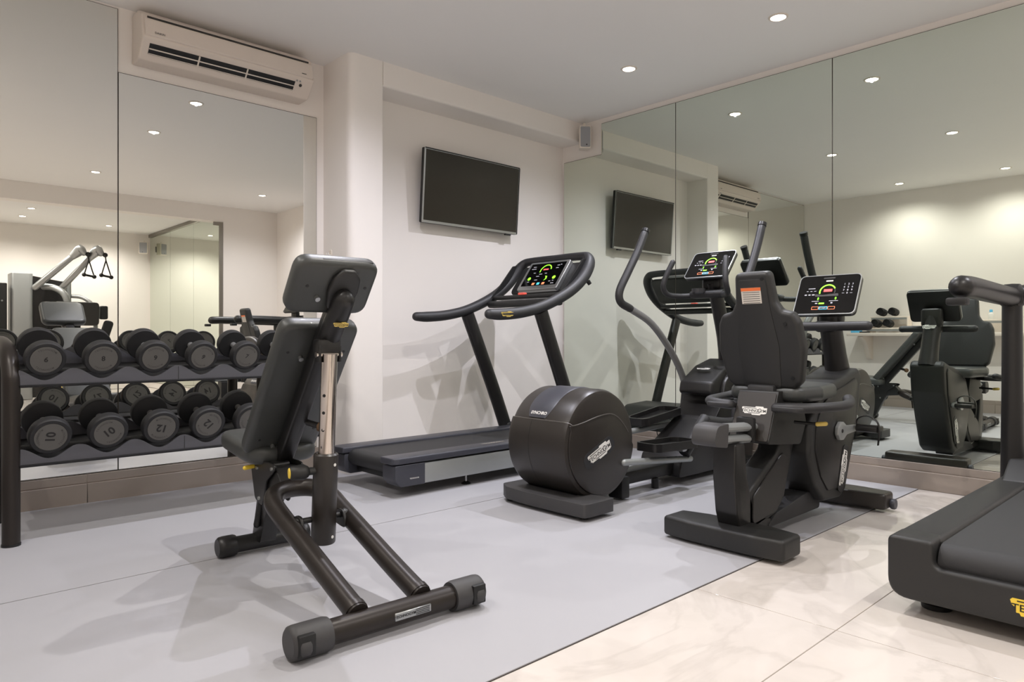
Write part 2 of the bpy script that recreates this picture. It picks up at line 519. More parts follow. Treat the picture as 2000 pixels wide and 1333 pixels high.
bench = thing('weight_bench', 'black adjustable weight bench with raised backrest and chrome support post', 'bench', (1.203, 1.815, 0), math.radians(-2.5))
LOCAL.add(bench.name)
# rear cross bar with rubber end caps
obj('rear_crossbar', G().tube([(-.27, 0, .05), (.27, 0, .05)], .037, 20), 'bronze_tube', bench)
for sx in (-1, 1):
    g = G().lathe([(0, .118), (.040, .118), (.047, .112), (.049, .10), (.049, .012), (.046, 0), (.037, 0)], (sx*.215, 0, .05), (sx, 0, 0), 28)
    c = obj('end_cap', g, 'rubber_cap', bench)
    obj('roller_slot', G().box((sx*.298, -.034, .052), (.050, .036, .062), bev=.004), 'deep_black', c)
    obj('roller', G().lathe([(0, -.017), (.028, -.017), (.032, -.012), (.032, .012), (.028, .017), (0, .017)], (sx*.302, -.026, .046), (1, 0, 0), 20), 'rubber_cap', c)
g = G().box((0.05, -.036, .052), (.13, .006, .024), bev=.002, seg=1)
st = obj('maker_sticker', g, 'silver', bench)
g = G(); Ms = frame((0.05, -.0393, .052), (1, 0, 0), (0, 0, 1), (0, -1, 0))
add_text(g, 'TECHNOGYM', .012, Ms, x=-.03, y=0, bold=.01)
for k in range(4): g.box((.033, .008-.005*k, .0008), (.050, .0016, .0005), M=Ms)
obj('sticker_lettering', g, 'black_ink', st, kind='stuff')
# U shaped frame tube
pts = [(-.112, .012, .074), (-.112, .20, .133), (-.113, .42, .206), (-.114, .57, .255), (-.110, .655, .288), (-.075, .715, .308), (0, .738, .314), (.075, .715, .308), (.110, .655, .288), (.114, .57, .255), (.113, .42, .206), (.112, .20, .133), (.112, .012, .074)]
obj('u_frame', G().tube(pts, .034, 20, sm=5), 'bronze_tube', bench)
for sx in (-1, 1):
    obj('weld_collar', G().tube([(sx*.112, .022, .076), (sx*.112, .040, .083)], .037, 20), 'bronze_tube', bench)
# front bar
obj('front_crossbar', G().tube([(-.15, 1.055, .045), (.17, 1.055, .045)], .033, 18), 'satin_black', bench)
for sx in (-1, 1):
    obj('end_cap', G().lathe([(0, .072), (.034, .072), (.041, .064), (.043, .05), (.043, .008), (.040, 0), (.033, 0)], (sx*.12+.01, 1.055, .045), (sx, 0, 0), 24), 'satin_black', bench)
# front post and brackets
poly = roundpoly([(.99, .05), (1.08, .05), (1.00, .30), (.93, .40), (.84, .40), (.86, .30), (.92, .2)], .015)
obj('front_post', G().prism(poly, -.033, .033, YZ, bev=.01), 'satin_black', bench)
poly = roundpoly([(.70, .29), (.93, .27), (.93, .38), (.80, .39)], .02)
obj('frame_gusset', G().prism(poly, -.045, .045, YZ, bev=.006), 'satin_black', bench)
for sx in (-1, 1):
    poly = roundpoly([(.74, .405), (.98, .405), (1.02, .36), (.98, .24), (.90, .22), (.86, .33)], .03)
    obj('seat_bracket', G().prism(poly, sx*.050, sx*.058, YZ, bev=.002, seg=1), 'satin_black', bench)
    g = G()
    for yy, zz in ((.80, .385), (.95, .37), (.93, .25)):
        g.lathe([(0, .006), (.007, .006), (.008, 0)], (sx*.058, yy, zz), (sx, 0, 0), 10)
    obj('bolts', g, 'silver', bench, kind='stuff')
obj('adjuster_box', G().box((0, .985, .28), (.05, .05, .13), bev=.012), 'deep_black', bench)
# seat
Mseat = vec_frame((.035, 1.08, .440), (0, 1, .10))
obj('seat', pad(.30, .40, .075, .09, Mseat, .03), 'leather', bench)
obj('seat_handle', G().tube([(-.04, .99, .372), (-.095, .985, .368)], .009, 12, cap='round'), 'yellow', bench, label='yellow seat lever')
# backrest (tilted pad) and its carrying beam
B0, B1 = Vector((.028, .935, .418)), Vector((.022, .515, .938))
bdir = (B1-B0).normalized(); nrm = Vector((1, 0, 0)).cross(bdir)      # points down and towards the user's back
Mb = vec_frame((B0+B1)/2, bdir)
L = (B1-B0).length
back = obj('backrest', pad(.305, L, .062, .05, Mb @ Matrix.Translation((0, 0, -.031)), .022), 'leather', bench)
def rear_bits(parent, M, spots, screws):
    g = G()
    for a, b in spots: g.lathe([(0, .0012), (.0055, .0012), (.006, 0)], (0, 0, 0), (0, 0, 1), 12, M=M @ Matrix.Translation((a, b, .0)))
    obj('plug_holes', g, 'deep_black', parent, kind='stuff')
    g = G()
    for a, b in screws: g.tube([(0, 0, -.002), (0, 0, .014)], .009, 12, M=M @ Matrix.Translation((a, b, 0)))
    obj('screws', g, 'silver', parent, kind='stuff')
sgn_c = 1.0 if Mb.to_3x3().col[2].y < 0 else -1.0
rear_bits(back, Mb, [(-.105, .21), (.115, .21), (-.105, -.24), (.11, -.2)], [(-.052, .185), (.05, .185), (-.045, -.28), (.045, -.28)])
Rm = Mb.to_3x3(); cdir = Rm.col[2]
P0 = B0 + cdir*.035 + bdir*(-.06); P1 = B1 + cdir*.035 + bdir*.13
Mbeam = vec_frame((P0+P1)/2, bdir)
obj('backrest_beam', G().prism(rrect(.062, (P1-P0).length, .012), -.03, .03, Mbeam, bev=.012, seg=3), 'satin_black', bench)
# headrest pad on a bracket
H0, H1 = Vector((-.012, .440, .985)), Vector((-.012, .315, 1.150))
hdir = (H1-H0).normalized(); Mh = vec_frame((H0+H1)/2, hdir)
head = obj('headrest', pad(.305, (H1-H0).length+.01, .06, .05, Mh @ Matrix.Translation((0, 0, -.02)), .022), 'leather', bench)
rear_bits(head, Mh @ Matrix.Translation((0, 0, .0105)), [(-.10, .01), (.115, .012)], [(-.055, -.035), (.062, -.035)])
hc = Mh.to_3x3().col[2]
obj('piping', G().box((0.03, (H1-H0).length/2+.002, -.012), (.19, .006, .012), bev=.002, M=Mh), 'deep_black', head)
E0 = (H0+H1)/2 + hc*.014
obj('headrest_socket', G().prism(roundpoly([(-.040, -.075), (.040, -.075), (.056, .0), (.050, .055), (.022, .088), (-.022, .088), (-.050, .055), (-.056, .0)], .02), 0, .022, Mh @ Matrix.Translation((.028, .0, .008)), bev=.008, seg=3), 'black_plastic', bench)
S0, S1 = P1 - bdir*.17 + cdir*.02, E0 + hc*.03 - hdir*.03 + Vector((.028, 0, 0))
obj('headrest_arm', G().tube([S0 - bdir*.02, (S0*.5+S1*.5), S1 + hdir*.01], [.042, .041, .040], 20, sq=.92, up=(0, -.7, .7), cap='round'), 'satin_black', bench)
Ml = vec_frame(S1*.62+S0*.38 + Vector((-.004, -.040, -.022)), Vector((0, -.45, 1)))
logo(bench, Ml, .058, 'gold', 'black_ink')
# telescopic support: clevis, chrome post, sleeve
T1 = Vector((.008, .445, .838)); T0 = Vector((.006, .490, .178)); TM = T0.lerp(T1, .455)
obj('clevis', G().box((.008, .465, .865), (.085, .055, .05), bev=.008).box((-.029, .46, .838), (.008, .045, .06), bev=.003).box((.047, .46, .838), (.008, .045, .06), bev=.003), 'satin_black', bench)
post = obj('support_post', G().tube([TM-Vector((0, 0, .05)), T1], .0285, 24), 'chrome', bench, label='chrome telescopic post')
g = G()
for k in range(4):
    p = TM.lerp(T1, .08+.17*k)
    g.lathe([(0, .0295), (.006, .0295), (.006, .026)], p, (-.80, -.60, 0), 10)
obj('index_holes', g, 'deep_black', post, kind='stuff')
obj('pivot_pin', G().tube([(-.04, .452, .835), (.058, .452, .835)], .010, 12), 'chrome', bench)
slv = obj('sleeve', G().lathe([(.029, .004), (.036, .006), (.043, 0), (.0435, -.006), (.0435, -.315), (.041, -.32), (0, -.32)], TM, (T1-T0), 28), 'brown_black', bench)
g = G()
for zz in (-.035, -.295):
    g.lathe([(0, .0448), (.0055, .0448), (.006, .042)], TM+(T1-T0).normalized()*zz, (.35, -.94, 0), 10)
obj('sleeve_screws', g, 'white_ink', slv, kind='stuff')
kb = TM - (T1-T0).normalized()*.055
knob = obj('lock_knob', G().lathe([(0, .092), (.020, .092), (.024, .087), (.026, .065), (.028, .045), (.020, .03), (.014, .025), (.013, 0)], kb+Vector((-.035, .0, 0)), (-1, .22, -.02), 24), 'black_plastic', bench)
obj('knob_end', G().lathe([(0, .0955), (.017, .0955), (.0195, .091)], kb+Vector((-.035, 0, 0)), (-1, .22, -.02), 24), 'yellow', knob, label='yellow knob end')
# sleeve pivot to the frame
obj('pivot_bar', G().tube([(-.105, .500, .245), (.105, .500, .245)], .011, 12), 'satin_black', bench)
for sx in (-1, 1):
    obj('pivot_lug', G().prism(roundpoly([(.45, .20), (.55, .21), (.52, .265), (.48, .265)], .02), sx*.075, sx*.087, YZ, bev=.002, seg=1), 'satin_black', bench)
    obj('pivot_nut', G().lathe([(0, .02), (.018, .018), (.022, .008), (.02, 0)], (sx*.087, .500, .245), (sx, 0, 0), 14), 'satin_black', bench)
# brown pull pin behind the backrest
pp = P0 + bdir*.30 + cdir*.03 + Vector((.03, 0, 0))
obj('pull_pin', G().tube([pp, pp + Vector((.028, -.055, -.012))], .012, 14), 'satin_black', bench)
obj('pull_pin_head', G().lathe([(0, .012), (.017, .012), (.021, .006), (.021, -.008), (.016, -.012), (0, -.012)], pp+Vector((.03, -.062, -.014)), (.45, -.85, -.2), 18), 'pulley_brown', bench)
obj('guard_tube', G().tube([(-.02, .985, .26), (-.045, .99, .13)], .014, 12, cap='round'), 'deep_black', bench)

# ------------------------------------------------------------------ dumbbell rack
rack = thing('dumbbell_rack', 'two-tier dumbbell rack with dark tube legs and scalloped grey trays', 'rack', (1.23, 3.9, 0))
for x in (.490, 1.985):
    pts = [(x, 3.662, 0), (x, 3.662, .30), (x, 3.662, .66), (x, 3.672, .735), (x, 3.715, .80), (x, 3.80, .845), (x, 3.95, .868), (x, 4.06, .855), (x, 4.135, .80), (x, 4.16, .72), (x, 4.16, .35), (x, 4.16, 0)]
    leg = obj('end_frame', G().tube(pts, .034, 20, sm=4), 'bronze_tube', rack)
    for yy in (3.662, 4.16): obj('foot_pad', G().tube([(x, yy, .0), (x, yy, .012)], .036, 20), 'deep_black', leg)
TILT = math.radians(18)
SLOTS_T = [.611, .833, 1.055, 1.277, 1.499, 1.721]
SLOTS_B = [.629, .857, 1.083, 1.305, 1.523, 1.745]
def tray(zb, slots, R, z_ax):
    """front and rear scalloped saddles joined by a sloping shelf; zb = lower edge of the front face"""
    x0, x1 = .515, 1.962
    def saddle(y, z0, zc, nm):
        n = 120; top = []
        for k in range(n+1):
            x = x1+(x0-x1)*k/n
            d = min(abs(x-s) for s in slots)
            zt = zc+.034+min(0, (math.sqrt(max(0, R*R-min(d, R)**2))*-1+R)*1.0 - .040) if d < R else zc+.034
            dd = min(d/.111, 1.0)
            zt = zc - .012 + .050*(0.5-0.5*math.cos(PI*dd))
            top.append((x, zt))
        poly = [(x0, z0), (x1, z0)]+top
        return obj(nm, G().prism(poly, y, y+.012, XZ, bev=0), 'tray', rack, 50)
    r = R
    f = saddle(3.648, zb, z_ax-r, 'tray_front')
    saddle(3.90, zb+.085, z_ax-r+.082, 'tray_rear')
    M = vec_frame(((x0+x1)/2, 3.78, zb+.045), (0, math.cos(TILT), math.sin(TILT)))
    obj('tray_shelf', G().prism(rrect(x1-x0, .30, .004, 1), -.004, .004, M), 'deep_black', rack)
    obj('rail', G().box(((x0+x1)/2, 3.80, zb+.055), (x1-x0, .04, .03), bev=.004), 'deep_black', rack)
    for xs in (1.055+.111-.001, ):
        obj('joint_line', G().box((slots[2]+.111, 3.6475, zb+.035), (.002, .001, .068)), 'deep_black', f)
tray(.683, SLOTS_T, .078, .797)
tray(.338, SLOTS_B, .083, .457)

# ------------------------------------------------------------------ dumbbells
def arc_text(g, s, r, a_mid, size, M, z, flip=False):
    n = len(s); da = size*0.80/r
    for i, ch in enumerate(s):
        if ch == ' ': continue
        a = a_mid + (-(i-(n-1)/2)*da if not flip else (i-(n-1)/2)*da)
        rot = a-PI/2 if not flip else a+PI/2
        add_text(g, ch, size, M, r*math.cos(a), r*math.sin(a), z, bold=.01, rot=rot)
    return g
DB = {}
def dumbbell(kg, R, x, z, spin, label, group, swing=0.0, dy=0.0):
    t = thing('dumbbell', label, 'dumbbell', (x, 3.628+dy, z), swing, group)
    LOCAL.add(t.name)
    tilt = Matrix.Rotation(TILT, 4, 'X')
    W, L2 = .047, .238                         # head width and overall length between outer faces
    key = (kg, R)
    if key not in DB:
        d = {}
        g = G().tube([(0, W-.01, 0), (0, L2-W+.01, 0)], .0155, 16)
        d['handle'] = obj('handle', g, 'grey_tube', t).data
        g = G().lathe([(0, 0.001), (R*.76, 0.001), (R*.79, -.001), (R*.93, .0), (R*.98, .005), (R, .012), (R, W-.007), (R*.985, W-.002), (R*.955, W), (0, W)], (0, 0, 0), (0, 1, 0), 44)
        d['head'] = obj('head', g, 'rubber', t).data
        g = G().lathe([(0, -.0012), (R*.745, -.0012), (R*.76, .001)], (0, 0, 0), (0, 1, 0), 44)
        d['face_disc'] = obj('face_disc', g, 'dumbbell_face', t).data
        g = G(); Mf = frame((0, -.0012, 0), (1, 0, 0), (0, 0, 1), (0, -1, 0))
        add_text(g, str(kg), R*(.60 if kg >= 10 else .40), Mf, 0, 0, .0004, bold=.028)
        d['number'] = obj('number', g, 'black_ink', t, kind='stuff').data
        g = G()
        arc_text(g, 'TECHNOGYM', R*.60, PI*.5, R*.135, Mf, .0004)
        arc_text(g, 'TECHNOGYM', R*.60, PI*1.5, R*.135, Mf, .0004, True)
        d['rim_lettering'] = obj('rim_lettering', g, 'grey_ink', t, kind='stuff').data
        DB[key] = d
        for c in list(t.children): bpy.data.objects.remove(c)
    d = DB[key]
    def put(nm, M, parent):
        o = bpy.data.objects.new(nm, d[nm])
        if nm in ('rim_lettering', 'number'): o['kind'] = 'stuff'
        COL.objects.link(o); o.parent = parent; o.matrix_local = M
        return o
    S = Matrix.Rotation(spin, 4, 'Y')
    flip = Matrix.Translation((0, L2, 0)) @ Matrix.Rotation(PI, 4, 'Z')
    put('handle', tilt, t)
    for F in (tilt @ S, tilt @ flip @ S):
        h = put('head', F, t)
        I = Matrix.Identity(4)
        for nm in ('face_disc', 'number', 'rim_lettering'): put(nm, I, h)
    return t
GT, GBm = 'dumbbells on the upper tray', 'dumbbells on the lower tray'
dumbbell(6, .079, SLOTS_T[0], .797, .10, 'dark rubber dumbbell marked 6 on the upper tray end beside the tube leg', GT)
dumbbell(8, .079, SLOTS_T[1], .797, -.05, 'dark rubber dumbbell marked 8 on the upper tray between 6 and 9', GT)
dumbbell(9, .078, SLOTS_T[2], .797, .0, 'dark rubber dumbbell marked 9 in third place on the upper tray', GT)
dumbbell(9, .076, SLOTS_T[3], .796, .5, 'dark rubber dumbbell in fourth place on the upper tray, faint number turned aside', GT)
dumbbell(7, .075, SLOTS_T[4], .795, .3, 'smaller dark rubber dumbbell in fifth place on the upper tray', GT)
dumbbell(7, .075, SLOTS_T[5], .795, .3, 'dark rubber dumbbell on the upper tray half hidden behind the bench backrest', GT)
dumbbell(10, .083, SLOTS_B[0], .457, -1.48, 'grey-faced rubber dumbbell marked 10 turned on its side, lower tray end', GBm)
dumbbell(10, .083, SLOTS_B[1], .457, -.62, 'grey-faced rubber dumbbell marked 10 tilted, second on the lower tray', GBm)
dumbbell(12, .084, SLOTS_B[2], .457, -2.95, 'grey-faced rubber dumbbell marked 12 upside down on the lower tray', GBm)
dumbbell(12, .084, SLOTS_B[3], .457, -2.36, 'grey-faced rubber dumbbell marked 12 rotated steeply, fourth on the lower tray', GBm)
dumbbell(14, .084, SLOTS_B[4], .457, .9, 'grey-faced rubber dumbbell beside the bench backrest on the lower tray', GBm)
dumbbell(14, .084, SLOTS_B[5], .457, .2, 'grey-faced rubber dumbbell hidden behind the bench on the lower tray', GBm)

# ------------------------------------------------------------------ machine console shared by the elliptical and the bike
def console(parent, o, tilt, w=.315, h=.235, back=True):
    """o = centre of the face; tilt = lean of the face away from the user (radians)"""
    up = (math.sin(tilt), 0, math.cos(tilt)); nr = (-math.cos(tilt), 0, math.sin(tilt))
    M = frame(o, (0, -1, 0), up, nr)
    body = obj('console', G().prism(rrect(w, h, .028), -.034, -.002, M, bev=.007, seg=3), 'satin_black', parent)
    obj('bezel', G().ring(rrect(w+.004, h+.004, .030, 6), rrect(w-.004, h-.004, .027, 6), -.010, .0012, M), 'silver', body)
    obj('screen', G().prism(rrect(w-.005, h-.005, .026), -.004, .0, M), 'screen_black', body)
    def arc(r0, r1, a0, a1, cx, cyy, n=28):
        po = [(cx+r1*math.cos(a0+(a1-a0)*k/n), cyy+r1*math.sin(a0+(a1-a0)*k/n)) for k in range(n+1)]
        pi_ = [(cx+r0*math.cos(a0+(a1-a0)*k/n), cyy+r0*math.sin(a0+(a1-a0)*k/n)) for k in range(n, -1, -1)]
        return po+pi_
    obj('gauge_arc', G().prism(arc(.036, .043, PI*.14, PI*1.10, 0, .018), 0, .0008, M), 'glow_green', body)
    obj('display', G().box((.002, .024, .0004), (.044, .016, .0008), bev=.0003, seg=1, M=M), 'glow_red', body)
    obj('gauge_tail', G().prism(arc(.037, .041, -PI*.10, PI*.12, 0, .018, 10), 0, .0006, M), 'grey_ink', body)
    obj('grip_bar', G().prism(roundpoly([(-.062, .004), (-.058, -.012), (.062, -.012), (.058, .004), (.02, .001), (-.02, -.003)], .004), 0, .0012, M), 'grey_ink', body)
    obj('maker_plate', G().box((0, .082, .0004), (.036, .008, .0008), bev=.0003, seg=1, M=M), 'white_ink', body)
    g = G(); add_text(g, '0', .022, M, -.040, -.026, .0003, bold=.015, sx=.8); add_text(g, '0', .022, M, .050, -.026, .0003, bold=.015, sx=.8)
    g.box((-.018, -.054, .0004), (.028, .008, .0006), M=M)
    obj('green_digits', g, 'glow_green', body, kind='stuff')
    g = G()
    for r, row in enumerate(('123', '456', '789', '-0-')):
        for c, ch in enumerate(row):
            if ch == '-': g.box((.082+c*.020, .058-r*.018, .0003), (.012, .002, .0005), M=M)
            else: add_text(g, ch, .014, M, .082+c*.020, .058-r*.018, .0003, bold=.02)
    for k, (xx, ww) in enumerate(((-.105, .010), (-.085, .010), (-.065, .012))):
        g.box((xx, .022, .0003), (ww, .003, .0005), M=M); g.box((xx-.006, .0, .0003), (ww+.002, .006, .0005), M=M)
    g.box((-.085, .038, .0003), (.036, .004, .0005), M=M)
    g.box((-.052, -.040, .0003), (.038, .003, .0005), M=M); g.box((.042, -.040, .0003), (.046, .003, .0005), M=M)
    g.box((-.045, -.053, .0003), (.012, .006, .0005), M=M); g.box((.034, -.052, .0003), (.010, .008, .0005), M=M)
    add_text(g, 'START', .013, M, -.004, -.082, .0006, bold=.02)
    obj('key_legends', g, 'glow_white', body, kind='stuff')
    for nm, xx, m_, ww in (('pause_key', -.046, 'glow_orange', .036), ('start_key', -.004, 'glow_cyan', .044), ('stop_key', .038, 'glow_orange', .036)):
        obj(nm, G().ring(rrect(ww, .018, .003, 2, xx, -.082), rrect(ww-.004, .014, .002, 2, xx, -.082), 0, .0008, M), m_, body)
    obj('maker_strip', G().box((-.004, .100, .0003), (.06, .007, .0005), M=M), 'grey_ink', body)
    return M

# ------------------------------------------------------------------ treadmill in the niche
tm = thing('treadmill', 'dark treadmill with silver side rails and lit touchscreen in the wall niche', 'treadmill', (3.05, 3.58, 0))
YC = 3.58
deckprof = roundpoly([(2.36, .066), (3.75, .066), (3.75, .180), (2.36, .180)], .006, 2)
for s in (-1, 1):
    ya, yb = YC+s*.285, YC+s*.335
    obj('side_rail', G().prism(deckprof, min(ya, yb), max(ya, yb), XZ, bev=.006), 'light_silver', tm, label='silver aluminium side rail')
    cap = roundpoly([(2.165, .10), (2.20, .064), (2.365, .064), (2.365, .184), (2.165, .184)], [.04, .03, .004, .004, .01])
    c = obj('end_cap', G().prism(cap, min(YC+s*.21, YC+s*.338), max(YC+s*.21, YC+s*.338), XZ, bev=.010, seg=3), 'blue_grey', tm)
    if s < 0:
        g = G(); add_text(g, 'TECHNOGYM', .010, frame((2.29, YC-.3385, .105), (1, 0, 0), (0, 0, 1), (0, -1, 0)), bold=.01)
        obj('cap_lettering', g, 'white_ink', c, kind='stuff')
    top = roundpoly([(2.15, YC+s*.205), (2.15, YC+s*.330), (2.19, YC+s*.342), (3.80, YC+s*.342), (3.80, YC+s*.205)], [.01, .05, .03, .0, .0])
    r = obj('foot_rail', G().prism(top, .190, .226, XY, bev=.010, seg=3), 'blue_grey', tm)
    if s < 0:
        g = G(); add_text(g, 'TECHNOGYM', .03, frame((2.95, YC-.262, .2265), (1, 0, 0), (0, 1, 0), (0, 0, 1)), bold=.01)
        obj('rail_lettering', g, 'label_paper', r, kind='stuff')
belt = [(3.85, .212), (2.235, .212)]
for k in range(9):
    a = PI/2+PI*k/8
    belt.append((2.235+.048*math.cos(a), .164+.048*math.sin(a)))
belt += [(3.85, .116)]
obj('running_belt', G().prism(belt, YC-.208, YC+.208, XZ), 'belt', tm)
obj('deck_frame', G().box((3.0, YC, .10), (1.5, .5, .05), bev=.01), 'deep_black', tm)
hood = roundpoly([(3.62, .07), (4.22, .06), (4.26, .16), (4.12, .285), (3.80, .30), (3.66, .225)], [.01, .05, .06, .08, .06, .02])
obj('motor_hood', G().prism(hood, YC-.34, YC+.34, XZ, bev=.02, seg=3), 'black_plastic', tm)
for s in (-1, 1):
    for xx in (2.72, 4.0):
        f = obj('levelling_foot', G().lathe([(0, .0), (.028, .0), (.030, .006), (.014, .016), (.010, .018)], (xx, YC+s*.27, 0), (0, 0, 1), 20), 'deep_black', tm)
        obj('foot_stem', G().tube([(xx, YC+s*.27, .012), (xx, YC+s*.27, .09)], .007, 10), 'silver', f)
    obj('rear_wheel_mount', G().box((2.42, YC+s*.12, .055), (.05, .03, .09), bev=.006), 'deep_black', tm)
    obj('upright', G().tube([(3.68, YC+s*.368, .10), (3.55, YC+s*.370, .42), (3.40, YC+s*.372, .76), (3.265, YC+s*.374, 1.06)], [.056, .056, .055, .055], 20, sq=.62, up=(1, 0, 0), sm=3), 'satin_black', tm)
    obj('upright_shoe', G().box((3.70, YC+s*.352, .16), (.16, .05, .17), bev=.015, seg=3), 'black_plastic', tm)
# looped handlebar
hb = [(2.815, .378, 1.036), (2.90, .380, 1.036), (3.06, .381, 1.049), (3.24, .382, 1.085), (3.42, .382, 1.150), (3.57, .381, 1.225), (3.68, .378, 1.31), (3.755, .365, 1.40), (3.79, .33, 1.455), (3.805, .26, 1.475)]
path = [(x, YC-y, z) for x, y, z in hb]+[(3.81, YC, 1.478)]+[(x, YC+y, z) for x, y, z in hb[::-1]]
rad = [.031, .036, .036, .036, .037, .039, .042, .042, .036, .03, .028]
rad = rad + rad[:-1][::-1]
obj('handlebar', G().tube(path, rad, 16, sm=4, cap='round', up=(0, 0, 1)), 'charcoal', tm)
for s in (-1, 1):
    poly = roundpoly([(3.30, 1.09), (3.58, 1.20), (3.74, 1.37), (3.79, 1.45), (3.70, 1.44), (3.56, 1.28), (3.44, 1.16)], .02)
    obj('cheek_panel', G().prism(poly, YC+s*.352-.006, YC+s*.352+.006, XZ, bev=.003, seg=1), 'deep_black', tm)
Mh2 = frame((2.93, YC-.415, 1.037), (1, 0, .03), (0, 0, 1), (0, -1, 0))
logo(tm, Mh2 @ Matrix.Translation((0, 0, -.001)), .10, 'gold', 'black_ink')
obj('cross_tray', G().box((3.47, YC, 1.135), (.085, .70, .05), bev=.018, seg=3).box((3.53, YC, 1.185), (.10, .70, .03), bev=.01), 'black_plastic', tm)
obj('stop_button', G().box((3.488, YC+.03, 1.205), (.035, .06, .016), bev=.005), 'red_button', tm, label='red emergency stop button')
tl = math.atan2(.15, .20)
MS = frame((3.675, YC, 1.345), (0, -1, 0), (math.sin(tl), 0, math.cos(tl)), (-math.cos(tl), 0, math.sin(tl)))
cs = obj('console', G().prism(rrect(.62, .27, .05), -.06, -.028, MS, bev=.015, seg=3), 'black_plastic', tm)
obj('screen_frame', G().prism(rrect(.405, .27, .020), -.03, .006, MS, bev=.006, seg=3), 'silver', cs)
obj('screen', G().prism(rrect(.352, .215, .006), 0, .0068, MS @ Matrix.Translation((0, .008, 0))), 'screen_black', cs)
n = 26
po = [(.055*math.cos(PI*(.05+1.05*k/n)), .055*math.sin(PI*(.05+1.05*k/n))) for k in range(n+1)]
pi_ = [(.047*math.cos(PI*(.05+1.05*k/n)), .047*math.sin(PI*(.05+1.05*k/n))) for k in range(n, -1, -1)]
MS2 = MS @ Matrix.Translation((0, .045, .0068))
obj('gauge_arc', G().prism(po+pi_, 0, .0008, MS2), 'glow_green', cs)
obj('display', G().box((0, .008, .0004), (.05, .012, .0008), M=MS2), 'glow_red', cs)
for xx, yy in ((-.125, -.075), (.125, -.075)):
    obj('green_icon', G().sphere((0, 0, 0), (.014, .016, .001), 12).bm and G().prism(circ(.015, 14, xx, yy), 0, .0008, MS2), 'glow_green', cs)
obj('route_icon', G().prism([(.03, -.055), (.05, -.06), (.055, -.085), (.035, -.1), (.045, -.08)], 0, .0008, MS2), 'glow_green', cs)
for k, m_ in enumerate(('glow_orange', 'glow_cyan', 'glow_orange')):
    obj('menu_icon', G().box((-.055+k*.05, -.127, .0004), (.026, .02, .0008), bev=.0003, seg=1, M=MS2), m_, cs)
g = G()
for xx, yy, ww in ((-.13, .04, .03), (-.13, .02, .045), (.11, .04, .025), (.135, .045, .012), (.11, .015, .025), (-.10, -.02, .02), (-.03, -.035, .03), (.02, -.03, .02), (-.05, -.055, .03), (-.12, -.105, .02), (-.05, -.09, .03), (.10, -.11, .02), (.13, -.105, .014), (.135, -.13, .03)):
    g.box((xx, yy, .0003), (ww, .005, .0005), M=MS2)
obj('screen_legends', g, 'glow_white', cs, kind='stuff')
obj('holder_knob', G().lathe([(0, .03), (.014, .028), (.016, .0)], (3.72, YC-.385, 1.285), (.5, -.3, -.8), 14), 'deep_black', tm)

# ------------------------------------------------------------------ black treadmill beside the marble floor
t2 = thing('treadmill', 'all-black treadmill with thick rounded deck standing on marble tiles', 'treadmill', (3.4, .40, -0.004))
YC2 = .405
for s in (-1, 1):
    prof = roundpoly([(2.55, .06), (4.30, .055), (4.30, .245), (2.55, .250)], [.0, .03, .03, .0], 5)
    a, b = YC2+s*.292, YC2+s*.430
    obj('side_rail', G().prism(prof, min(a, b), max(a, b), XZ, bev=.020, seg=4), 'black_plastic', t2)
yy0, yy1 = YC2-.431, YC2+.431
shell = roundpoly([(yy0, .052), (yy1, .052), (yy1, .2505), (YC2+.298, .2505), (YC2+.298, .168), (YC2-.298, .168), (YC2-.298, .2505), (yy0, .2505)], [.065, .065, .022, .018, .03, .03, .018, .022], 7)
obj('rear_cover', G().prism(shell, 2.472, 2.60, YZ, bev=.012, seg=4), 'black_plastic', t2, 30)
belt = [(3.95, .236), (2.58, .236)]
for k in range(11):
    a = PI/2+PI*k/10
    belt.append((2.56+.058*math.cos(a), .178+.058*math.sin(a)))
belt += [(3.95, .12)]
obj('running_belt', G().prism(belt, YC2-.292, YC2+.292, XZ), 'belt', t2)
logo(t2, frame((2.472, YC2, .110), (0, -1, 0), (0, 0, 1), (-1, 0, 0)), .19, 'yellow', 'black_ink')
hood = roundpoly([(3.80, .06), (4.36, .06), (4.38, .20), (4.25, .33), (3.95, .33), (3.80, .245)], [.02, .06, .06, .08, .06, .02])
obj('motor_hood', G().prism(hood, YC2-.40, YC2+.40, XZ, bev=.02, seg=3), 'black_plastic', t2)
for s in (-1, 1):
    for xx in (2.63, 4.15):
        f = obj('levelling_foot', G().lathe([(0, -.004), (.045, -.004), (.047, .012), (.02, .03), (.016, .06)], (xx, YC2+s*.33, 0), (0, 0, 1), 20), 'deep_black', t2)
    obj('upright', G().tube([(4.00, YC2+s*.395, .23), (4.00, YC2+s*.395, .65), (3.995, YC2+s*.395, 1.10)], [.052, .047, .044], 20, sq=.92, up=(1, 0, 0)), 'satin_black', t2)
    obj('handrail', G().tube([(3.17, YC2+s*.395, 1.095), (3.32, YC2+s*.395, 1.098), (3.7, YC2+s*.395, 1.09), (3.96, YC2+s*.395, 1.085)], .045, 20, cap='round', sm=3), 'satin_black', t2)
    obj('rail_pod', G().lathe([(0, -.05), (.04, -.048), (.058, -.03), (.06, 0), (.058, .03), (.04, .048), (0, .05)], (4.0, YC2+s*.395, 1.09), (0, 1, 0), 28), 'satin_black', t2)
    obj('grip_sensor', G().box((3.12, YC2+s*.395, 1.035), (.06, .07, .03), bev=.008, seg=2), 'deep_black', t2)
obj('front_crossbar', G().tube([(4.0, YC2-.37, 1.10), (4.10, YC2-.2, 1.12), (4.12, YC2, 1.125), (4.10, YC2+.2, 1.12), (4.0, YC2+.37, 1.10)], .04, 16, sm=4), 'satin_black', t2)
tl2 = math.radians(30)
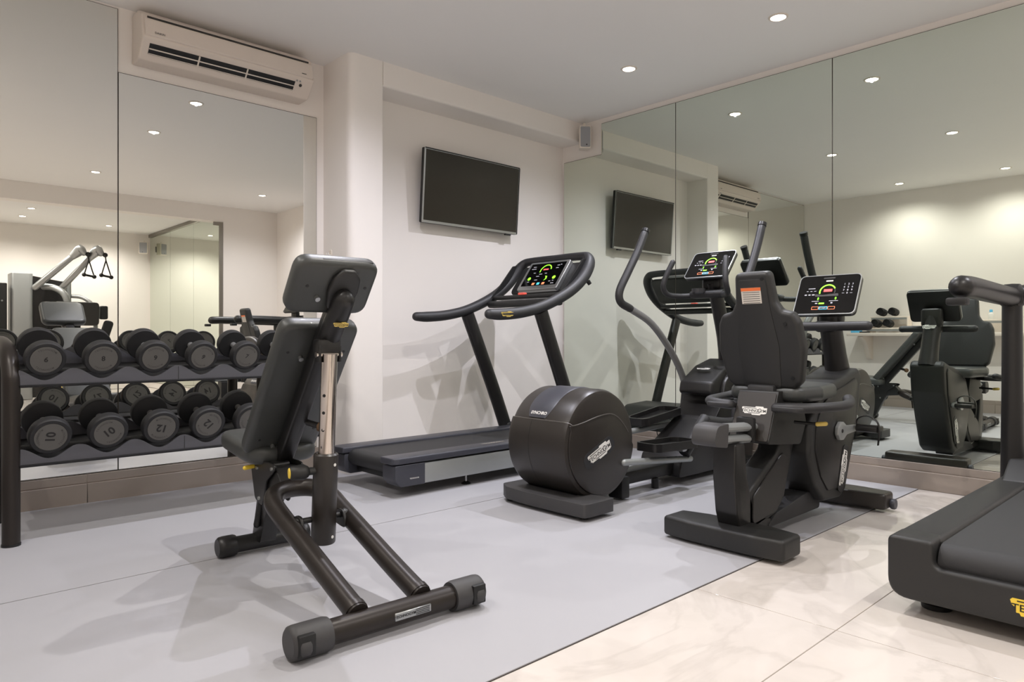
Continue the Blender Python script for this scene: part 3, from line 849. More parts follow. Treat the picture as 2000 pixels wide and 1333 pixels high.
MC = frame((4.06, YC2-.05, 1.33), (0, -1, 0), (math.sin(tl2), 0, math.cos(tl2)), (-math.cos(tl2), 0, math.sin(tl2)))
c2 = obj('console', G().prism(rrect(.36, .28, .03), -.035, 0, MC, bev=.008, seg=3), 'satin_black', t2)
obj('screen', G().prism(rrect(.33, .25, .02), 0, .001, MC), 'screen_black', c2)
obj('console_neck', G().box((4.08, YC2-.05, 1.16), (.06, .14, .12), bev=.02), 'satin_black', t2)

# ------------------------------------------------------------------ elliptical trainer
el = thing('elliptical_trainer', 'dark elliptical trainer with large rear drum and swinging arms before the mirror', 'elliptical', (3.4, 2.54, 0))
YE = 2.54
foot = roundpoly([(2.620, 2.865), (2.572, 2.79), (2.556, 2.66), (2.553, 2.54), (2.553, 2.41), (2.558, 2.222), (2.60, 2.212), (2.785, 2.215), (2.765, 2.33), (2.715, 2.40), (2.705, 2.54), (2.715, 2.70), (2.765, 2.77), (2.785, 2.865)], [.03, .04, 0, 0, 0, .02, .02, .015, .03, .05, 0, .05, .03, .015])
obj('rear_foot', G().prism(foot, .022, .088, XY, bev=.014, seg=3), 'rubber_cap', el)
obj('foot_well', G().box((2.80, YE, .06), (.24, .32, .06), bev=.01), 'deep_black', el)
for yy in (2.27, 2.81):
    obj('foot_pad', G().tube([(2.62, yy, 0), (2.62, yy, .03)], .02, 14), 'deep_black', el)
DC = (2.845, 0, .338); DR = .285
def dprof(r, y0, y1, b=.03):
    return [(0, y0), (r-b, y0), (r-b*.35, y0+b*.25), (r, y0+b), (r, y1-b), (r-b*.35, y1-b*.25), (r-b, y1), (0, y1)]
obj('drum', G().lathe(dprof(DR, 2.352, 2.762), DC, (0, 1, 0), 72), 'brown_black', el, 30)
# lower shroud: wraps the rear and lower part, wave edge on the face
def ang(k): return k
seam = math.radians(155)                      # on the rear side, angle measured from +x in the x-z plane
g = G()
pr = [(DR+.004, 2.385), (DR+.004, 2.73)]
b_ = bmesh.new()
prof = [(DR-.022, 2.3475), (DR-.004, 2.354), (DR+.0035, 2.378), (DR+.0035, 2.736), (DR-.004, 2.76), (DR-.022, 2.7665)]
rows = []
a0, a1, N = math.radians(153), math.radians(330), 40
for k in range(N+1):
    a = a0+(a1-a0)*k/N
    rows.append([b_.verts.new((DC[0]+r*math.cos(a), y, DC[2]+r*math.sin(a))) for r, y in prof])
for k in range(N):
    for j in range(len(prof)-1):
        b_.faces.new((rows[k][j], rows[k][j+1], rows[k+1][j+1], rows[k+1][j]))
g._merge(b_)
wave = []
for k in range(25):
    s = k/24
    x = -.97 + 1.86*s
    wv = .46 - .02*s + .17*math.sin(min(1, s/.62)*PI/2)**2 - (.55*max(0, (s-.62)/.38)**2)
    wave.append((DC[0]+(DR-.022)*x, DC[2]+(DR-.022)*wv*0.95))
rim = [(DC[0]+(DR-.024)*math.cos(a0+(math.radians(360)-a0)*k/30), DC[2]+(DR-.024)*math.sin(a0+(math.radians(360)-a0)*k/30)) for k in range(1, 30)]
face = wave + rim[::-1]
g.prism(face, 2.340, 2.353, XZ, bev=.003, seg=2)
obj('lower_shroud', g, 'brown_black', el, 30)
sa = a0
bead = [(DC[0]+(DR+.003)*math.cos(sa), 2.75-.37*k/8, DC[2]+(DR+.003)*math.sin(sa)) for k in range(9)]+[(DC[0]+(DR-.010)*math.cos(sa), 2.350, DC[2]+(DR-.010)*math.sin(sa))]+[(x, 2.340, z) for x, z in wave[1:-1]]
obj('seam_bead', G().tube(bead, .0028, 8), 'seam_grey', el)
# groove beside the top window and window itself
g = G()
w0, w1 = math.radians(72), math.radians(151)
b_ = bmesh.new(); rows = []
for k in range(21):
    a = w0+(w1-w0)*k/20
    hw = .088 - (.03*max(0, (k-15)/5)**2)
    rows.append([b_.verts.new((DC[0]+(DR+q)*math.cos(a), YE+.036+y, DC[2]+(DR+q)*math.sin(a))) for y, q in ((-hw, .001), (-hw+.008, .0045), (hw-.008, .0045), (hw, .001))])
for k in range(20):
    for j in range(3): b_.faces.new((rows[k][j], rows[k][j+1], rows[k+1][j+1], rows[k+1][j]))
g._merge(b_)
win = obj('top_window', g, 'blue_grey', el)
at = math.radians(146)
Mt = frame((DC[0]+(DR+.005)*math.cos(at), YE+.03, DC[2]+(DR+.005)*math.sin(at)), (0, -1, 0), (math.sin(at), 0, -math.cos(at)), (math.cos(at), 0, math.sin(at)))
g = G(); add_text(g, 'SYNCHRO', .024, Mt, bold=.03)
obj('model_lettering', g, 'white_ink', win, kind='stuff')
g = G()
b_ = bmesh.new(); rows = []
for k in range(25):
    a = math.radians(153)+(math.radians(240)-math.radians(153))*k/24
    rows.append([b_.verts.new((DC[0]+(DR+.0042)*math.cos(a), y, DC[2]+(DR+.0042)*math.sin(a))) for y in (2.600, 2.603)])
for k in range(24): b_.faces.new((rows[k][0], rows[k][1], rows[k+1][1], rows[k+1][0]))
g._merge(b_)
obj('panel_joint', g, 'deep_black', el)
Mlg = frame((2.815, 2.340, .298), (math.cos(.40), 0, math.sin(.40)), (-math.sin(.40), 0, math.cos(.40)), (0, -1, 0))
obj('badge_recess', G().prism(rrect(.255, .085, .042), 0, .002, Mlg), 'charcoal', el)
logo(el, Mlg @ Matrix.Translation((0, 0, .002)), .19)
# beam, front housing, stabiliser
obj('base_beam', G().box((3.55, YE-.04, .095), (1.35, .11, .075), bev=.012), 'satin_black', el)
obj('rail_bracket', G().box((3.08, 2.42, .07), (.07, .10, .12), bev=.01), 'deep_black', el)
obj('support_pad', G().tube([(3.46, YE-.09, 0), (3.46, YE-.09, .06)], .022, 14), 'deep_black', el)
house = roundpoly([(3.62, .045), (4.50, .045), (4.555, .30), (4.55, .60), (4.46, .72), (4.28, .70), (4.16, .60), (4.12, .47), (4.02, .36), (3.66, .16)], [.02, .04, .05, .05, .06, .08, .05, .04, .05, .03])
obj('front_housing', G().prism(house, 2.39, 2.69, XZ, bev=.03, seg=3), 'satin_black', el)
nose = roundpoly([(4.02, .52), (4.30, .48), (4.50, .56), (4.52, .72), (4.40, .745), (4.22, .70), (4.04, .60)], [.03, .03, .03, .04, .04, .05, .03])
obj('housing_nose', G().prism(nose, 2.415, 2.665, XZ, bev=.03, seg=3), 'satin_black', el)
logo(el, frame((4.165, 2.60, .688), (0.0, -1, 0), (.95, 0, .25), (-.25, 0, .95)) @ Matrix.Translation((.05, -.02, 0)), .10)
obj('front_stabiliser', G().box((4.38, YE, .055), (.16, .62, .075), bev=.03, seg=4), 'satin_black', el)
obj('post', G().tube([(4.46, YE, .66), (4.40, YE, .90), (4.32, YE, 1.12), (4.27, YE, 1.27)], [.075, .062, .058, .06], 20, sq=.72, up=(1, 0, 0), sm=3), 'satin_black', el)
console(el, (4.218, YE, 1.387), math.radians(40))
obj('console_neck', G().box((4.27, YE, 1.265), (.09, .15, .10), bev=.025, seg=3), 'satin_black', el)
# fixed handles with the hub that carries them
obj('handle_hub', G().box((4.20, YE, 1.185), (.10, .26, .055), bev=.025, seg=3), 'charcoal', el)
obj('bottle_ring', G().ring(circ(.046, 28, 4.15, YE+.045), circ(.034, 28, 4.15, YE+.045), 1.195, 1.222), 'charcoal', el)
for s in (-1, 1):
    pts = [(4.20, YE+s*.09, 1.18), (4.13, YE+s*.17, 1.175), (4.055, YE+s*.225, 1.185), (4.015, YE+s*.235, 1.235), (4.03, YE+s*.222, 1.31), (4.075, YE+s*.20, 1.405)]
    obj('fixed_handle', G().tube(pts, .0185, 14, sm=5, cap='round'), 'charcoal', el)
def arm(s, grip, tube_, joint):
    obj('arm_grip', G().tube(grip, .026, 16, sm=5, cap='round'), 'charcoal', el)
    obj('arm_tube', G().tube([grip[-1]]+tube_, .0235, 16, sm=5), 'grey_tube', el, label='grey swinging arm tube')
    obj('arm_joint', G().box(joint, (.11, .07, .16), bev=.025, seg=3, R=Matrix.Rotation(.15, 4, 'Y')), 'charcoal', el)
yf, yn = YE+.325, YE-.33
arm(1, [(3.925, yf, 1.60), (3.85, yf, 1.475), (3.745, yf, 1.33), (3.655, yf, 1.20), (3.665, yf, 1.125), (3.765, yf, 1.085)], [(3.98, yf-.02, .985), (4.19, yf-.03, .80), (4.32, yf-.04, .62), (4.37, yf-.05, .47)], (4.36, yf-.06, .44))
arm(-1, [(4.293, yn, 1.606), (4.245, yn, 1.50), (4.17, yn, 1.36), (4.085, yn, 1.22), (4.075, yn, 1.14), (4.135, yn, 1.085)], [(4.24, yn+.02, .96), (4.27, yn+.03, .80), (4.22, yn+.04, .60), (4.15, yn+.05, .42)], (4.13, yn+.07, .38))
for g_ in (((3.925, yf, 1.60), (3.85, yf, 1.475)), ((4.293, yn, 1.606), (4.245, yn, 1.50))):
    d = (Vector(g_[0])-Vector(g_[1])).normalized()
    obj('grip_cap', G().tube([Vector(g_[0])+d*.012, Vector(g_[0])+d*.034], .028, 16), 'satin_black', el)
# pedals riding on bars
def pedal(yc, x0, z0, rise):
    sl = math.atan2(rise, .40)
    M = frame((x0, yc, z0), (math.cos(sl), 0, math.sin(sl)), (0, 1, 0), (-math.sin(sl), 0, math.cos(sl)))
    p = obj('pedal', G().prism(roundpoly([(-.20, -.055), (-.17, -.075), (.18, -.085), (.20, -.06), (.20, .06), (.18, .085), (-.17, .075), (-.20, .055)], .03), -.018, .0, M, bev=.006), 'satin_black', el)
    o_ = roundpoly([(-.205, -.06), (-.17, -.082), (.18, -.092), (.21, -.06), (.21, .06), (.18, .092), (-.17, .082), (-.205, .06)], .03)
    i_ = [(x*.93, y*.86) for x, y in o_]
    obj('pedal_rim', G().ring(o_, i_, -.018, .028, M), 'satin_black', p)
    obj('pedal_clip', G().box((.16, 0, -.032), (.06, .05, .03), bev=.006, M=M), 'silver', p)
pedal(YE+.18, 3.83, .375, .05)
pedal(YE-.20, 3.42, .270, -.01)
for yc, a, b in ((YE+.18, (3.02, .33), (4.28, .37)), (YE-.20, (3.02, .27), (3.66, .215))):
    obj('pedal_bar', G().tube([(a[0], yc, a[1]-.05), (b[0], yc, b[1]-.05)], .019, 14, cap='round'), 'light_silver', el)
obj('pedal_link', G().tube([(3.60, YE-.20, .20), (3.72, YE-.215, .33), (3.80, YE-.22, .40)], .035, 12, sm=3), 'charcoal', el)
obj('link_arm', G().tube([(3.78, YE-.22, .39), (3.98, yn+.08, .36), (4.13, yn+.07, .36)], .03, 12, sm=3), 'charcoal', el)
for k, (xa, ya) in enumerate(((3.93, YE+.22), (4.06, YE+.2))):
    obj('cable_loop', G().tube([(xa, ya, .33), (xa-.01, ya, .26), (xa+.03, ya, .20), (xa+.08, ya-.02, .16)], .003, 6, sm=4), 'deep_black', el)

# ------------------------------------------------------------------ recumbent bike
rb = thing('recumbent_bike', 'black recumbent exercise bike with tall seat back and lit console', 'exercise bike', (3.2, 1.55, 0))
YR = 1.55
stab = roundpoly([(2.645, 1.27), (2.63, 1.40), (2.63, 1.70), (2.645, 1.83), (2.80, 1.83), (2.83, 1.70), (2.83, 1.40), (2.80, 1.27)], .02)
obj('rear_stabiliser', G().prism(stab, .012, .098, XY, bev=.018, seg=3), 'black_plastic', rb)
fs = roundpoly([(3.82, 1.30), (3.80, 1.45), (3.80, 1.65), (3.82, 1.80), (3.94, 1.80), (3.96, 1.65), (3.96, 1.45), (3.94, 1.30)], .02)
obj('front_stabiliser', G().prism(fs, .012, .095, XY, bev=.016, seg=3), 'brown_black', rb)
for yy in (1.30, 1.80):
    obj('transport_wheel', G().lathe([(0, -.012), (.024, -.012), (.027, -.006), (.027, .006), (.024, .012), (0, .012)], (3.90, yy+(-.012 if yy < 1.5 else .012), .036), (0, 1, 0), 20), 'blue_grey', rb)
# rear arm, diagonal arm, bottom beam
ra = roundpoly([(2.685, .445), (2.765, .445), (2.785, .30), (2.835, .17), (2.91, .11), (3.0, .085), (3.0, .045), (2.74, .045), (2.70, .15), (2.68, .30)], [.01, .01, 0, .05, .04, 0, 0, .05, .08, 0])
obj('rear_arm', G().prism(ra, YR-.052, YR+.052, XZ, bev=.014, seg=3), 'satin_black', rb)
da = roundpoly([(2.80, .075), (2.86, .065), (3.05, .095), (3.13, .16), (3.24, .44), (3.12, .48), (3.06, .38), (2.80, .23)], [.03, 0, .05, .05, .02, .02, .06, .04])
obj('diagonal_arm', G().prism(da, YR-.052, YR+.052, XZ, bev=.012, seg=3), 'black_plastic', rb)
obj('arm_cover', G().prism(roundpoly([(2.82, .085), (3.04, .11), (3.12, .20), (3.16, .34), (3.10, .37), (2.83, .21)], .03), YR-.058, YR-.05, XZ, bev=.003, seg=1), 'satin_black', rb)
obj('bottom_beam', G().prism(roundpoly([(2.95, .045), (3.50, .05), (3.50, .13), (3.36, .145), (3.05, .10)], .02), YR-.055, YR+.055, XZ, bev=.02, seg=3), 'charcoal', rb)
# seat rails and carriage
for zz in (.455, .505):
    obj('seat_rail', G().tube([(2.60, YR, zz+.012), (3.30, YR, zz-.03)], .020, 14, sq=1.8, up=(0, 0, 1)), 'light_silver', rb)
obj('rail_end_cap', G().prism(roundpoly([(2.51, .455), (2.62, .44), (2.63, .54), (2.54, .535)], [.05, .01, .01, .04]), YR-.055, YR+.055, XZ, bev=.015, seg=3), 'rubber_cap', rb)
obj('rail_clip', G().box((2.87, YR, .49), (.035, .085, .11), bev=.012), 'deep_black', rb)
car = roundpoly([(2.885, .43), (3.20, .40), (3.26, .50), (3.22, .60), (3.05, .655), (2.985, .655)], [.015, .03, .03, .03, .02, .01])
obj('seat_carriage', G().prism(car, YR-.095, YR+.095, XZ, bev=.010, seg=3), 'black_plastic', rb)
dv = Vector((.10, 0, .225)).normalized()
Mcar = frame((2.934, YR, .543), (0, -1, 0), dv, Vector((0, -1, 0)).cross(dv))
obj('logo_plate', G().prism(rrect(.178, .225, .01), -.002, .003, Mcar, bev=.001, seg=1), 'brown_black', rb)
logo(rb, Mcar @ Matrix.Translation((0, .025, .003)), .12)
seat = roundpoly([(3.02, YR-.17), (3.20, YR-.20), (3.46, YR-.16), (3.50, YR-.05), (3.50, YR+.05), (3.46, YR+.16), (3.20, YR+.20), (3.02, YR+.17)], .06)
obj('seat', G().prism(seat, .605, .675, XY, bev=.028, seg=4), 'leather', rb)
# seat back
tb = math.radians(7)
up = Vector((-math.sin(tb)*-1, 0, math.cos(tb)))
BU = Vector((-.22, 0, .975)).normalized()
MBk = frame((3.045, YR, .665), (0, -1, 0), BU, Vector((0, -1, 0)).cross(BU))
bk = [(-.145, .0), (.145, .0), (.178, .03), (.205, .18), (.192, .30), (.170, .345), (.118, .358), (.094, .40), (.082, .535), (-.082, .535), (-.094, .40), (-.118, .358), (-.170, .345), (-.192, .30), (-.205, .18), (-.178, .03)]
bk = roundpoly(bk, [.02, .02, .03, .08, .05, .03, .03, .06, .03, .03, .06, .03, .03, .05, .08, .03])
sb = obj('seat_back', G().prism(bk, -.042, .018, MBk, bev=.022, seg=4), 'black_plastic', rb)
mid = roundpoly([(-.088, .006), (.088, .006), (.098, .20), (.076, .36), (.066, .505), (-.066, .505), (-.076, .36), (-.098, .20)], .02)
obj('back_ridge', G().prism(mid, .012, .0215, MBk, bev=.003, seg=2), 'black_plastic', sb)
g = G()
for a, b in ((.135, .30), (.145, .055), (.05, .505)):
    g.lathe([(0, .0012), (.008, .0012), (.0085, 0)], (0, 0, 0), (0, 0, 1), 12, M=MBk @ Matrix.Translation((a, b, .0215)))
obj('screw_plugs', g, 'deep_black', sb, kind='stuff')
lb = obj('warning_label', G().box((-.006, .432, .0222), (.094, .072, .0010), M=MBk), 'label_paper', sb, label='white warning label with orange band')
obj('label_band', G().box((-.006, .461, .0230), (.094, .014, .0010), M=MBk), 'orange', lb)
g = G()
for k in range(6): g.box((-.006, .447-k*.0095, .0228), (.080, .0022, .0006), M=MBk)
obj('label_text', g, 'grey_ink', lb, kind='stuff')
obj('back_neck', G().box((3.03, YR, .645), (.07, .13, .07), bev=.012), 'charcoal', rb)
# side handles around the seat
for s in (-1, 1):
    pts = [(2.93, YR+s*.11, .588), (2.94, YR+s*.20, .592), (3.02, YR+s*.265, .593), (3.16, YR+s*.30, .594), (3.245, YR+s*.295, .60), (3.30, YR+s*.27, .615)]
    obj('side_handle', G().tube(pts, .0215, 14, sm=5, cap='round', sq=1.15), 'charcoal', rb)
    poly = roundpoly([(2.90, YR+s*.09), (2.90, YR+s*.21), (3.0, YR+s*.275), (3.14, YR+s*.285), (3.14, YR+s*.16), (3.05, YR+s*.09)], .03)
    obj('handle_plate', G().prism(poly, .572, .598, XY, bev=.008, seg=3), 'charcoal', rb)
    obj('bottle_well', G().ring(circ(.040, 24, 3.05, YR+s*.205), circ(.033, 24, 3.05, YR+s*.205), .590, .603), 'deep_black', rb)
obj('seat_lever', G().tube([(3.08, YR-.12, .515), (3.10, YR-.22, .512)], .007, 10), 'deep_black', rb)
obj('lever_grip', G().tube([(3.10, YR-.215, .512), (3.115, YR-.245, .515)], .010, 12, cap='round'), 'gold', rb, label='yellow seat adjusting lever')
# front casing, crank and pedals
cas = roundpoly([(3.44, .095), (3.64, .085), (3.70, .12), (3.80, .34), (3.875, .52), (3.905, .70), (3.87, .735), (3.72, .70), (3.52, .665), (3.36, .60), (3.28, .48), (3.27, .34), (3.34, .19)], [.03, .03, .05, .06, .06, .03, .03, .03, .10, .10, .08, .08, .06])
obj('casing', G().prism(cas, YR-.105, YR+.105, XZ, bev=.022, seg=3), 'black_plastic', rb)
ins = [(3.56+(x-3.56)*.80, .42+(z-.42)*.84) for x, z in cas]
obj('casing_panel', G().prism(ins, YR-.113, YR-.10, XZ, bev=.006), 'satin_black', rb)
Mv = frame((3.635, YR-.1135, .235), (math.cos(1.22), 0, math.sin(1.22)), (-math.sin(1.22), 0, math.cos(1.22)), (0, -1, 0))
obj('badge_recess', G().prism(rrect(.24, .066, .033), 0, .002, Mv), 'charcoal', rb)
logo(rb, Mv @ Matrix.Translation((0, 0, .002)), .185)
CX, CZ = 3.575, .430
for s in (-1, 1):
    yo = YR+s*.125
    xe = CX + (.185 if s < 0 else -.185)
    d = 1 if xe > CX else -1
    poly = circ(.045, 20, CX, CZ)
    pl = [(CX-d*.01, CZ+.046), (CX-d*.043, CZ+.02), (CX-d*.046, CZ-.015), (CX-d*.02, CZ-.044), (CX+d*.02, CZ-.046), (CX+d*.06, CZ-.024), (xe, CZ-.016), (xe+d*.016, CZ), (xe, CZ+.016), (CX+d*.06, CZ+.022), (CX+d*.02, CZ+.044)]
    ck = obj('crank', G().prism(roundpoly(pl, .012), yo-.010, yo+.010, XZ, bev=.004), 'light_silver', rb)
    obj('crank_bolt', G().lathe([(0, .0125), (.009, .0125), (.010, .009)], (CX, yo, CZ), (0, s, 0), 14), 'deep_black', ck)
    yp = YR+s*.195
    pd = obj('pedal', G().box((xe, yp, CZ+.002), (.10, .105, .028), bev=.008).box((xe-.03, yp, CZ+.005), (.02, .105, .04), bev=.005), 'satin_black', rb)
    sp = [(xe-.03, yp-s*.05, CZ+.01), (xe-.03, yp-s*.045, CZ+.05), (xe-.03, yp, CZ+.068), (xe-.03, yp+s*.045, CZ+.045), (xe-.03, yp+s*.058, CZ), (xe-.03, yp+s*.052, CZ-.075)]
    obj('pedal_strap', G().tube(sp, .011, 8, sm=4, sq=.3, up=(1, 0, 0)), 'deep_black', pd)
obj('post', G().tube([(3.86, YR, .69), (3.82, YR, .80), (3.765, YR, .95), (3.745, YR, 1.03)], [.07, .062, .06, .058], 20, sq=.90, up=(1, 0, 0), sm=3), 'satin_black', rb)
logo(rb, frame((3.826, YR, .965), (0, 1, 0), Vector((-.3, 0, 1)).normalized(), Vector((1, 0, .3)).normalized()), .085)
console(rb, (3.715, YR, 1.120), math.radians(28))
obj('console_neck', G().box((3.765, YR, 1.03), (.07, .13, .13), bev=.02, seg=3), 'satin_black', rb)
obj('front_handle', G().tube([(3.655, YR-.225, .952), (3.66, YR-.12, .952), (3.665, YR, .952), (3.66, YR+.12, .952), (3.655, YR+.225, .952)], .0235, 16, cap='round'), 'charcoal', rb)
obj('handle_clamp', G().box((3.71, YR, .952), (.09, .09, .06), bev=.015), 'satin_black', rb)

# ------------------------------------------------------------------ air conditioner
ac = thing('air_conditioner', 'white split air conditioner with dark louvre slot above the mirror', 'air conditioner', (1.65, 4.42, 2.42))
AX0, AX1 = 1.145, 2.158
prof = roundpoly([(4.37, 2.715), (4.25, 2.712), (4.19, 2.675), (4.158, 2.54), (4.245, 2.440), (4.37, 2.436)], [.0, .03, .04, .02, .02, 0])
obj('body', G().prism(prof, AX0, AX1, YZ, bev=.012, seg=3), 'ac_white', ac)
pf = roundpoly([(4.195, 2.652), (4.162, 2.648), (4.1475, 2.553), (4.172, 2.543)], [.005, .02, .006, .004])
obj('front_panel', G().prism(pf, AX0+.012, AX1-.016, YZ, bev=.004), 'ac_white', ac)
obj('top_grille', G().prism([(4.22, 2.672), (4.1795, 2.664), (4.1765, 2.655), (4.22, 2.655)], AX0+.03, AX1-.03, YZ), 'grey_ink', ac)
d_ = Vector((0, 4.245-4.158, 2.440-2.54)).normalized()
MA = frame(((AX0+AX1)/2, 4.158, 2.54), (1, 0, 0), d_, Vector((1, 0, 0)).cross(d_))
sg = 1.0 if (MA.to_3x3().col[2].y < 0) else -1.0
MA = MA @ Matrix.Translation((-.04, 0, .001*sg))
slot = obj('air_slot', G().box((0, .062, 0), (.85, .062, .004), M=MA), 'deep_black', ac)
obj('louvre', G().box((0, .060, .006*sg), (.85, .007, .003), bev=.001, seg=1, M=MA), 'white_plastic', ac)
obj('louvre', G().box((0, .088, .006*sg), (.85, .004, .003), bev=.001, seg=1, M=MA), 'white_plastic', ac)
for xx in (-.16, .12):
    obj('slot_divider', G().box((xx, .062, .004*sg), (.008, .062, .006), M=MA), 'white_plastic', ac)
Mt = frame((AX0+.085, 4.1510, 2.568), (1, 0, 0), (0, 0, 1), (0, -1, 0))
g = G(); add_text(g, 'DAIKIN', .016, Mt, bold=.01, z=.004)
obj('maker_lettering', g, 'grey_ink', ac, kind='stuff')
for k, (xx, m_, r_) in enumerate(((.435, 'light_silver', .006), (.455, 'grey_cloth', .006), (.465, 'grey_ink', .010))):
    yy = .022 if k < 2 else .048
    obj('indicator', G().lathe([(0, .003), (r_, .002), (r_, 0)], (0, 0, 0), (0, 0, sg), 14, M=MA @ Matrix.Translation((xx, yy, 0))), m_, ac)
obj('model_mark', G().box((AX1-.075, 4.1475, 2.568), (.03, .002, .004)), 'grey_ink', ac)

# ------------------------------------------------------------------ television
tv = thing('television', 'flat black television with silver bezel tilted down on the niche wall', 'television', (3.50, 4.26, 1.74))
MT = frame((3.4985, 4.165, 2.008), (1, 0, 0), Vector((0, -.07, 1)).normalized(), Vector((1, 0, 0)).cross(Vector((0, -.07, 1)).normalized()))
sg = 1.0 if MT.to_3x3().col[2].y < 0 else -1.0
W, H = .957, .545
def lay(a, b): return (min(a*sg, b*sg), max(a*sg, b*sg))
obj('cabinet', G().prism(rrect(W, H, .006, 2), *lay(-.034, .0), MT, bev=.003, seg=1), 'deep_black', tv)
obj('bezel', G().ring(rrect(W, H, .006, 3), [(x, y) for x, y in rrect(W-.022, H-.030, .003, 3, 0, .003)], *lay(-.004, .004), MT), 'silver', tv)
obj('screen', G().prism(rrect(W-.020, H-.028, .002, 2, 0, .003), *lay(-.002, .0025), MT), 'tv_screen', tv)
obj('top_bezel', G().box((0, H/2-.004, .0045*sg), (W-.01, .009, .0015), M=MT), 'deep_black', tv)
obj('side_bezel', G().box((W/2-.004, 0, .0045*sg), (.009, H-.01, .0015), M=MT), 'deep_black', tv)
obj('wall_bracket', G().box((3.5, 4.235, 2.0), (.30, .055, .26), bev=.006), 'deep_black', tv)
obj('sensor_box', G().box((3.88, 4.19, 1.728), (.06, .02, .010), bev=.002), 'deep_black', tv)

# ------------------------------------------------------------------ loudspeakers
def speaker(label, loc, rotz, w, hgt, dep):
    t = thing('loudspeaker', label, 'speaker', loc, rotz, 'small wall loudspeakers')
    LOCAL.add(t.name)                       # own frame: front faces -y
    obj('cabinet', G().prism(roundpoly([(-w/2, -dep/2), (w/2, -dep/2), (w*.36, dep/2), (-w*.36, dep/2)], .012), 0, hgt, XY, bev=.006, seg=2), 'white_plastic', t)
    obj('grille', G().prism(rrect(w*.80, hgt*.90, .012, 4, 0, hgt/2), -dep/2-.004, -dep/2+.002, frame((0, 0, 0), (1, 0, 0), (0, 0, 1), (0, 1, 0)), bev=.002, seg=1), 'grey_cloth', t)
    obj('badge', G().lathe([(0, .002), (.006, .002), (.006, 0)], (0.01, -dep/2-.004, .028), (0, -1, 0), 14), 'black_ink', t)
    obj('mount', G().tube([(0, dep*.4, hgt*.5), (0, dep*.9, hgt*.5)], .014, 12).box((0, dep*.9, hgt*.5), (.06, .008, .10), bev=.002, seg=1), 'grey_tube', t)
    obj('top_stem', G().tube([(0, 0, hgt-.002), (0, .01, hgt+.03)], .010, 10), 'white_plastic', t)
    return t
speaker('small grey loudspeaker in the ceiling corner above the notched mirror', (4.525, 3.925, 2.49), math.radians(-38), .105, .19, .10)
speaker('small grey loudspeaker in the far room corner', (3.66, -4.50, 2.33), math.radians(210), .15, .20, .11)

# ------------------------------------------------------------------ wall shelf with its things (seen in the mirror)
SZ = .945
sh = thing('wall_shelf', 'long white wall shelf carried by scrolled brackets', 'shelf', (XL, 2.3, SZ-.04))
obj('board', G().box((-.285, 2.15, SZ-.02), (.40, 2.96, .04), bev=.006), 'shelf_white', sh)
sc_ = roundpoly([(XL, SZ-.04), (-.14, SZ-.04), (-.15, SZ-.075), (-.24, SZ-.10), (-.31, SZ-.17), (-.37, SZ-.26), (-.42, SZ-.33), (XL, SZ-.35)], [0, .01, .02, .04, .06, .05, .04, 0])
for yy in (3.48, 2.3, 1.0):
    obj('scroll_bracket', G().prism(sc_, yy-.03, yy+.03, XZ, bev=.008), 'shelf_white', sh)
def riser(label, x, y0, y1, h, deep, name):
    """small white riser: top plate on two side panels with a front lip"""
    yc = (y0+y1)/2; w = y1-y0
    t = thing(name, label, 'stand', (x, yc, SZ))
    obj('top_plate', G().box((x, yc, SZ+h-.009), (deep, w, .018), bev=.003, seg=1), 'shelf_white', t)
    for yy in (y0+.006, y1-.006):
        obj('side_panel', G().box((x, yy, SZ+h/2-.009), (deep, .012, h-.018), bev=.002, seg=1), 'shelf_white', t)
    obj('front_lip', G().box((x+deep/2-.004, yc, SZ+h-.03), (.008, w-.024, .024), bev=.002, seg=1), 'light_silver', t)
    return t
riser('low white riser holding two black rolls on the wall shelf', -.23, 2.98, 3.42, .062, .13, 'display_riser')
riser('tall white riser holding two black rolls on the wall shelf', -.385, 2.98, 3.42, .208, .15, 'display_riser')
def roll(x, y, z, label):
    t = thing('rolled_towel', label, 'towel', (x, y, z-.058), 0, 'black rolls on the white risers')
    n = 26; pts = []
    for k in range(n*3+1):
        a = 2*PI*k/n; r = .012+.034*k/(n*3)
        pts.append((y+r*math.cos(a), z+r*math.sin(a)))
    obj('roll_body', G().lathe([(0, -.075), (.040, -.075), (.047, -.065), (.048, 0), (.047, .065), (.040, .075), (0, .075)], (x, y, z), (1, 0, .12), 22), 'black_cloth', t)
    obj('roll_spiral', G().tube([(x+.076, p[0], p[1]+.008) for p in pts], .004, 6), 'satin_black', t)
    obj('roll_band', G().lathe([(.0495, -.012), (.0505, -.008), (.0505, .008), (.0495, .012)], (x, y, z), (1, 0, .12), 22), 'deep_black', t)
for k, yy in enumerate((3.305, 3.165)):
    ps = 'beside the bracket' if k == 0 else 'second from the bracket'
    roll(-.385, yy, SZ+.208+.058, 'black roll on the tall white riser, ' + ps)
    roll(-.232, yy+.01, SZ+.062+.058, 'black roll on the low white riser, ' + ps)
riser('small white riser carrying the spray bottle on the wall shelf', -.37, 1.98, 2.24, .15, .14, 'display_riser')
bt = thing('spray_bottle', 'white spray bottle with blue cap on the small white riser', 'bottle', (-.37, 2.12, SZ+.1505))
obj('bottle_body', G().lathe([(0, 0), (.028, 0), (.030, .006), (.030, .06), (.022, .075), (.012, .085), (0, .085)], (-.37, 2.12, SZ+.1505), (0, 0, 1), 20), 'white_ink', bt)
obj('bottle_cap', G().lathe([(0, .115), (.012, .115), (.016, .108), (.016, .085), (0, .083)], (-.37, 2.12, SZ+.1505), (0, 0, 1), 18), 'blue_plastic', bt)
bx = thing('tissue_box', 'small blue box at the end of the wall shelf', 'box', (-.22, 3.555, SZ))
obj('box_body', G().box((-.22, 3.555, SZ+.025), (.12, .10, .05), bev=.004), 'blue_plastic', bx)
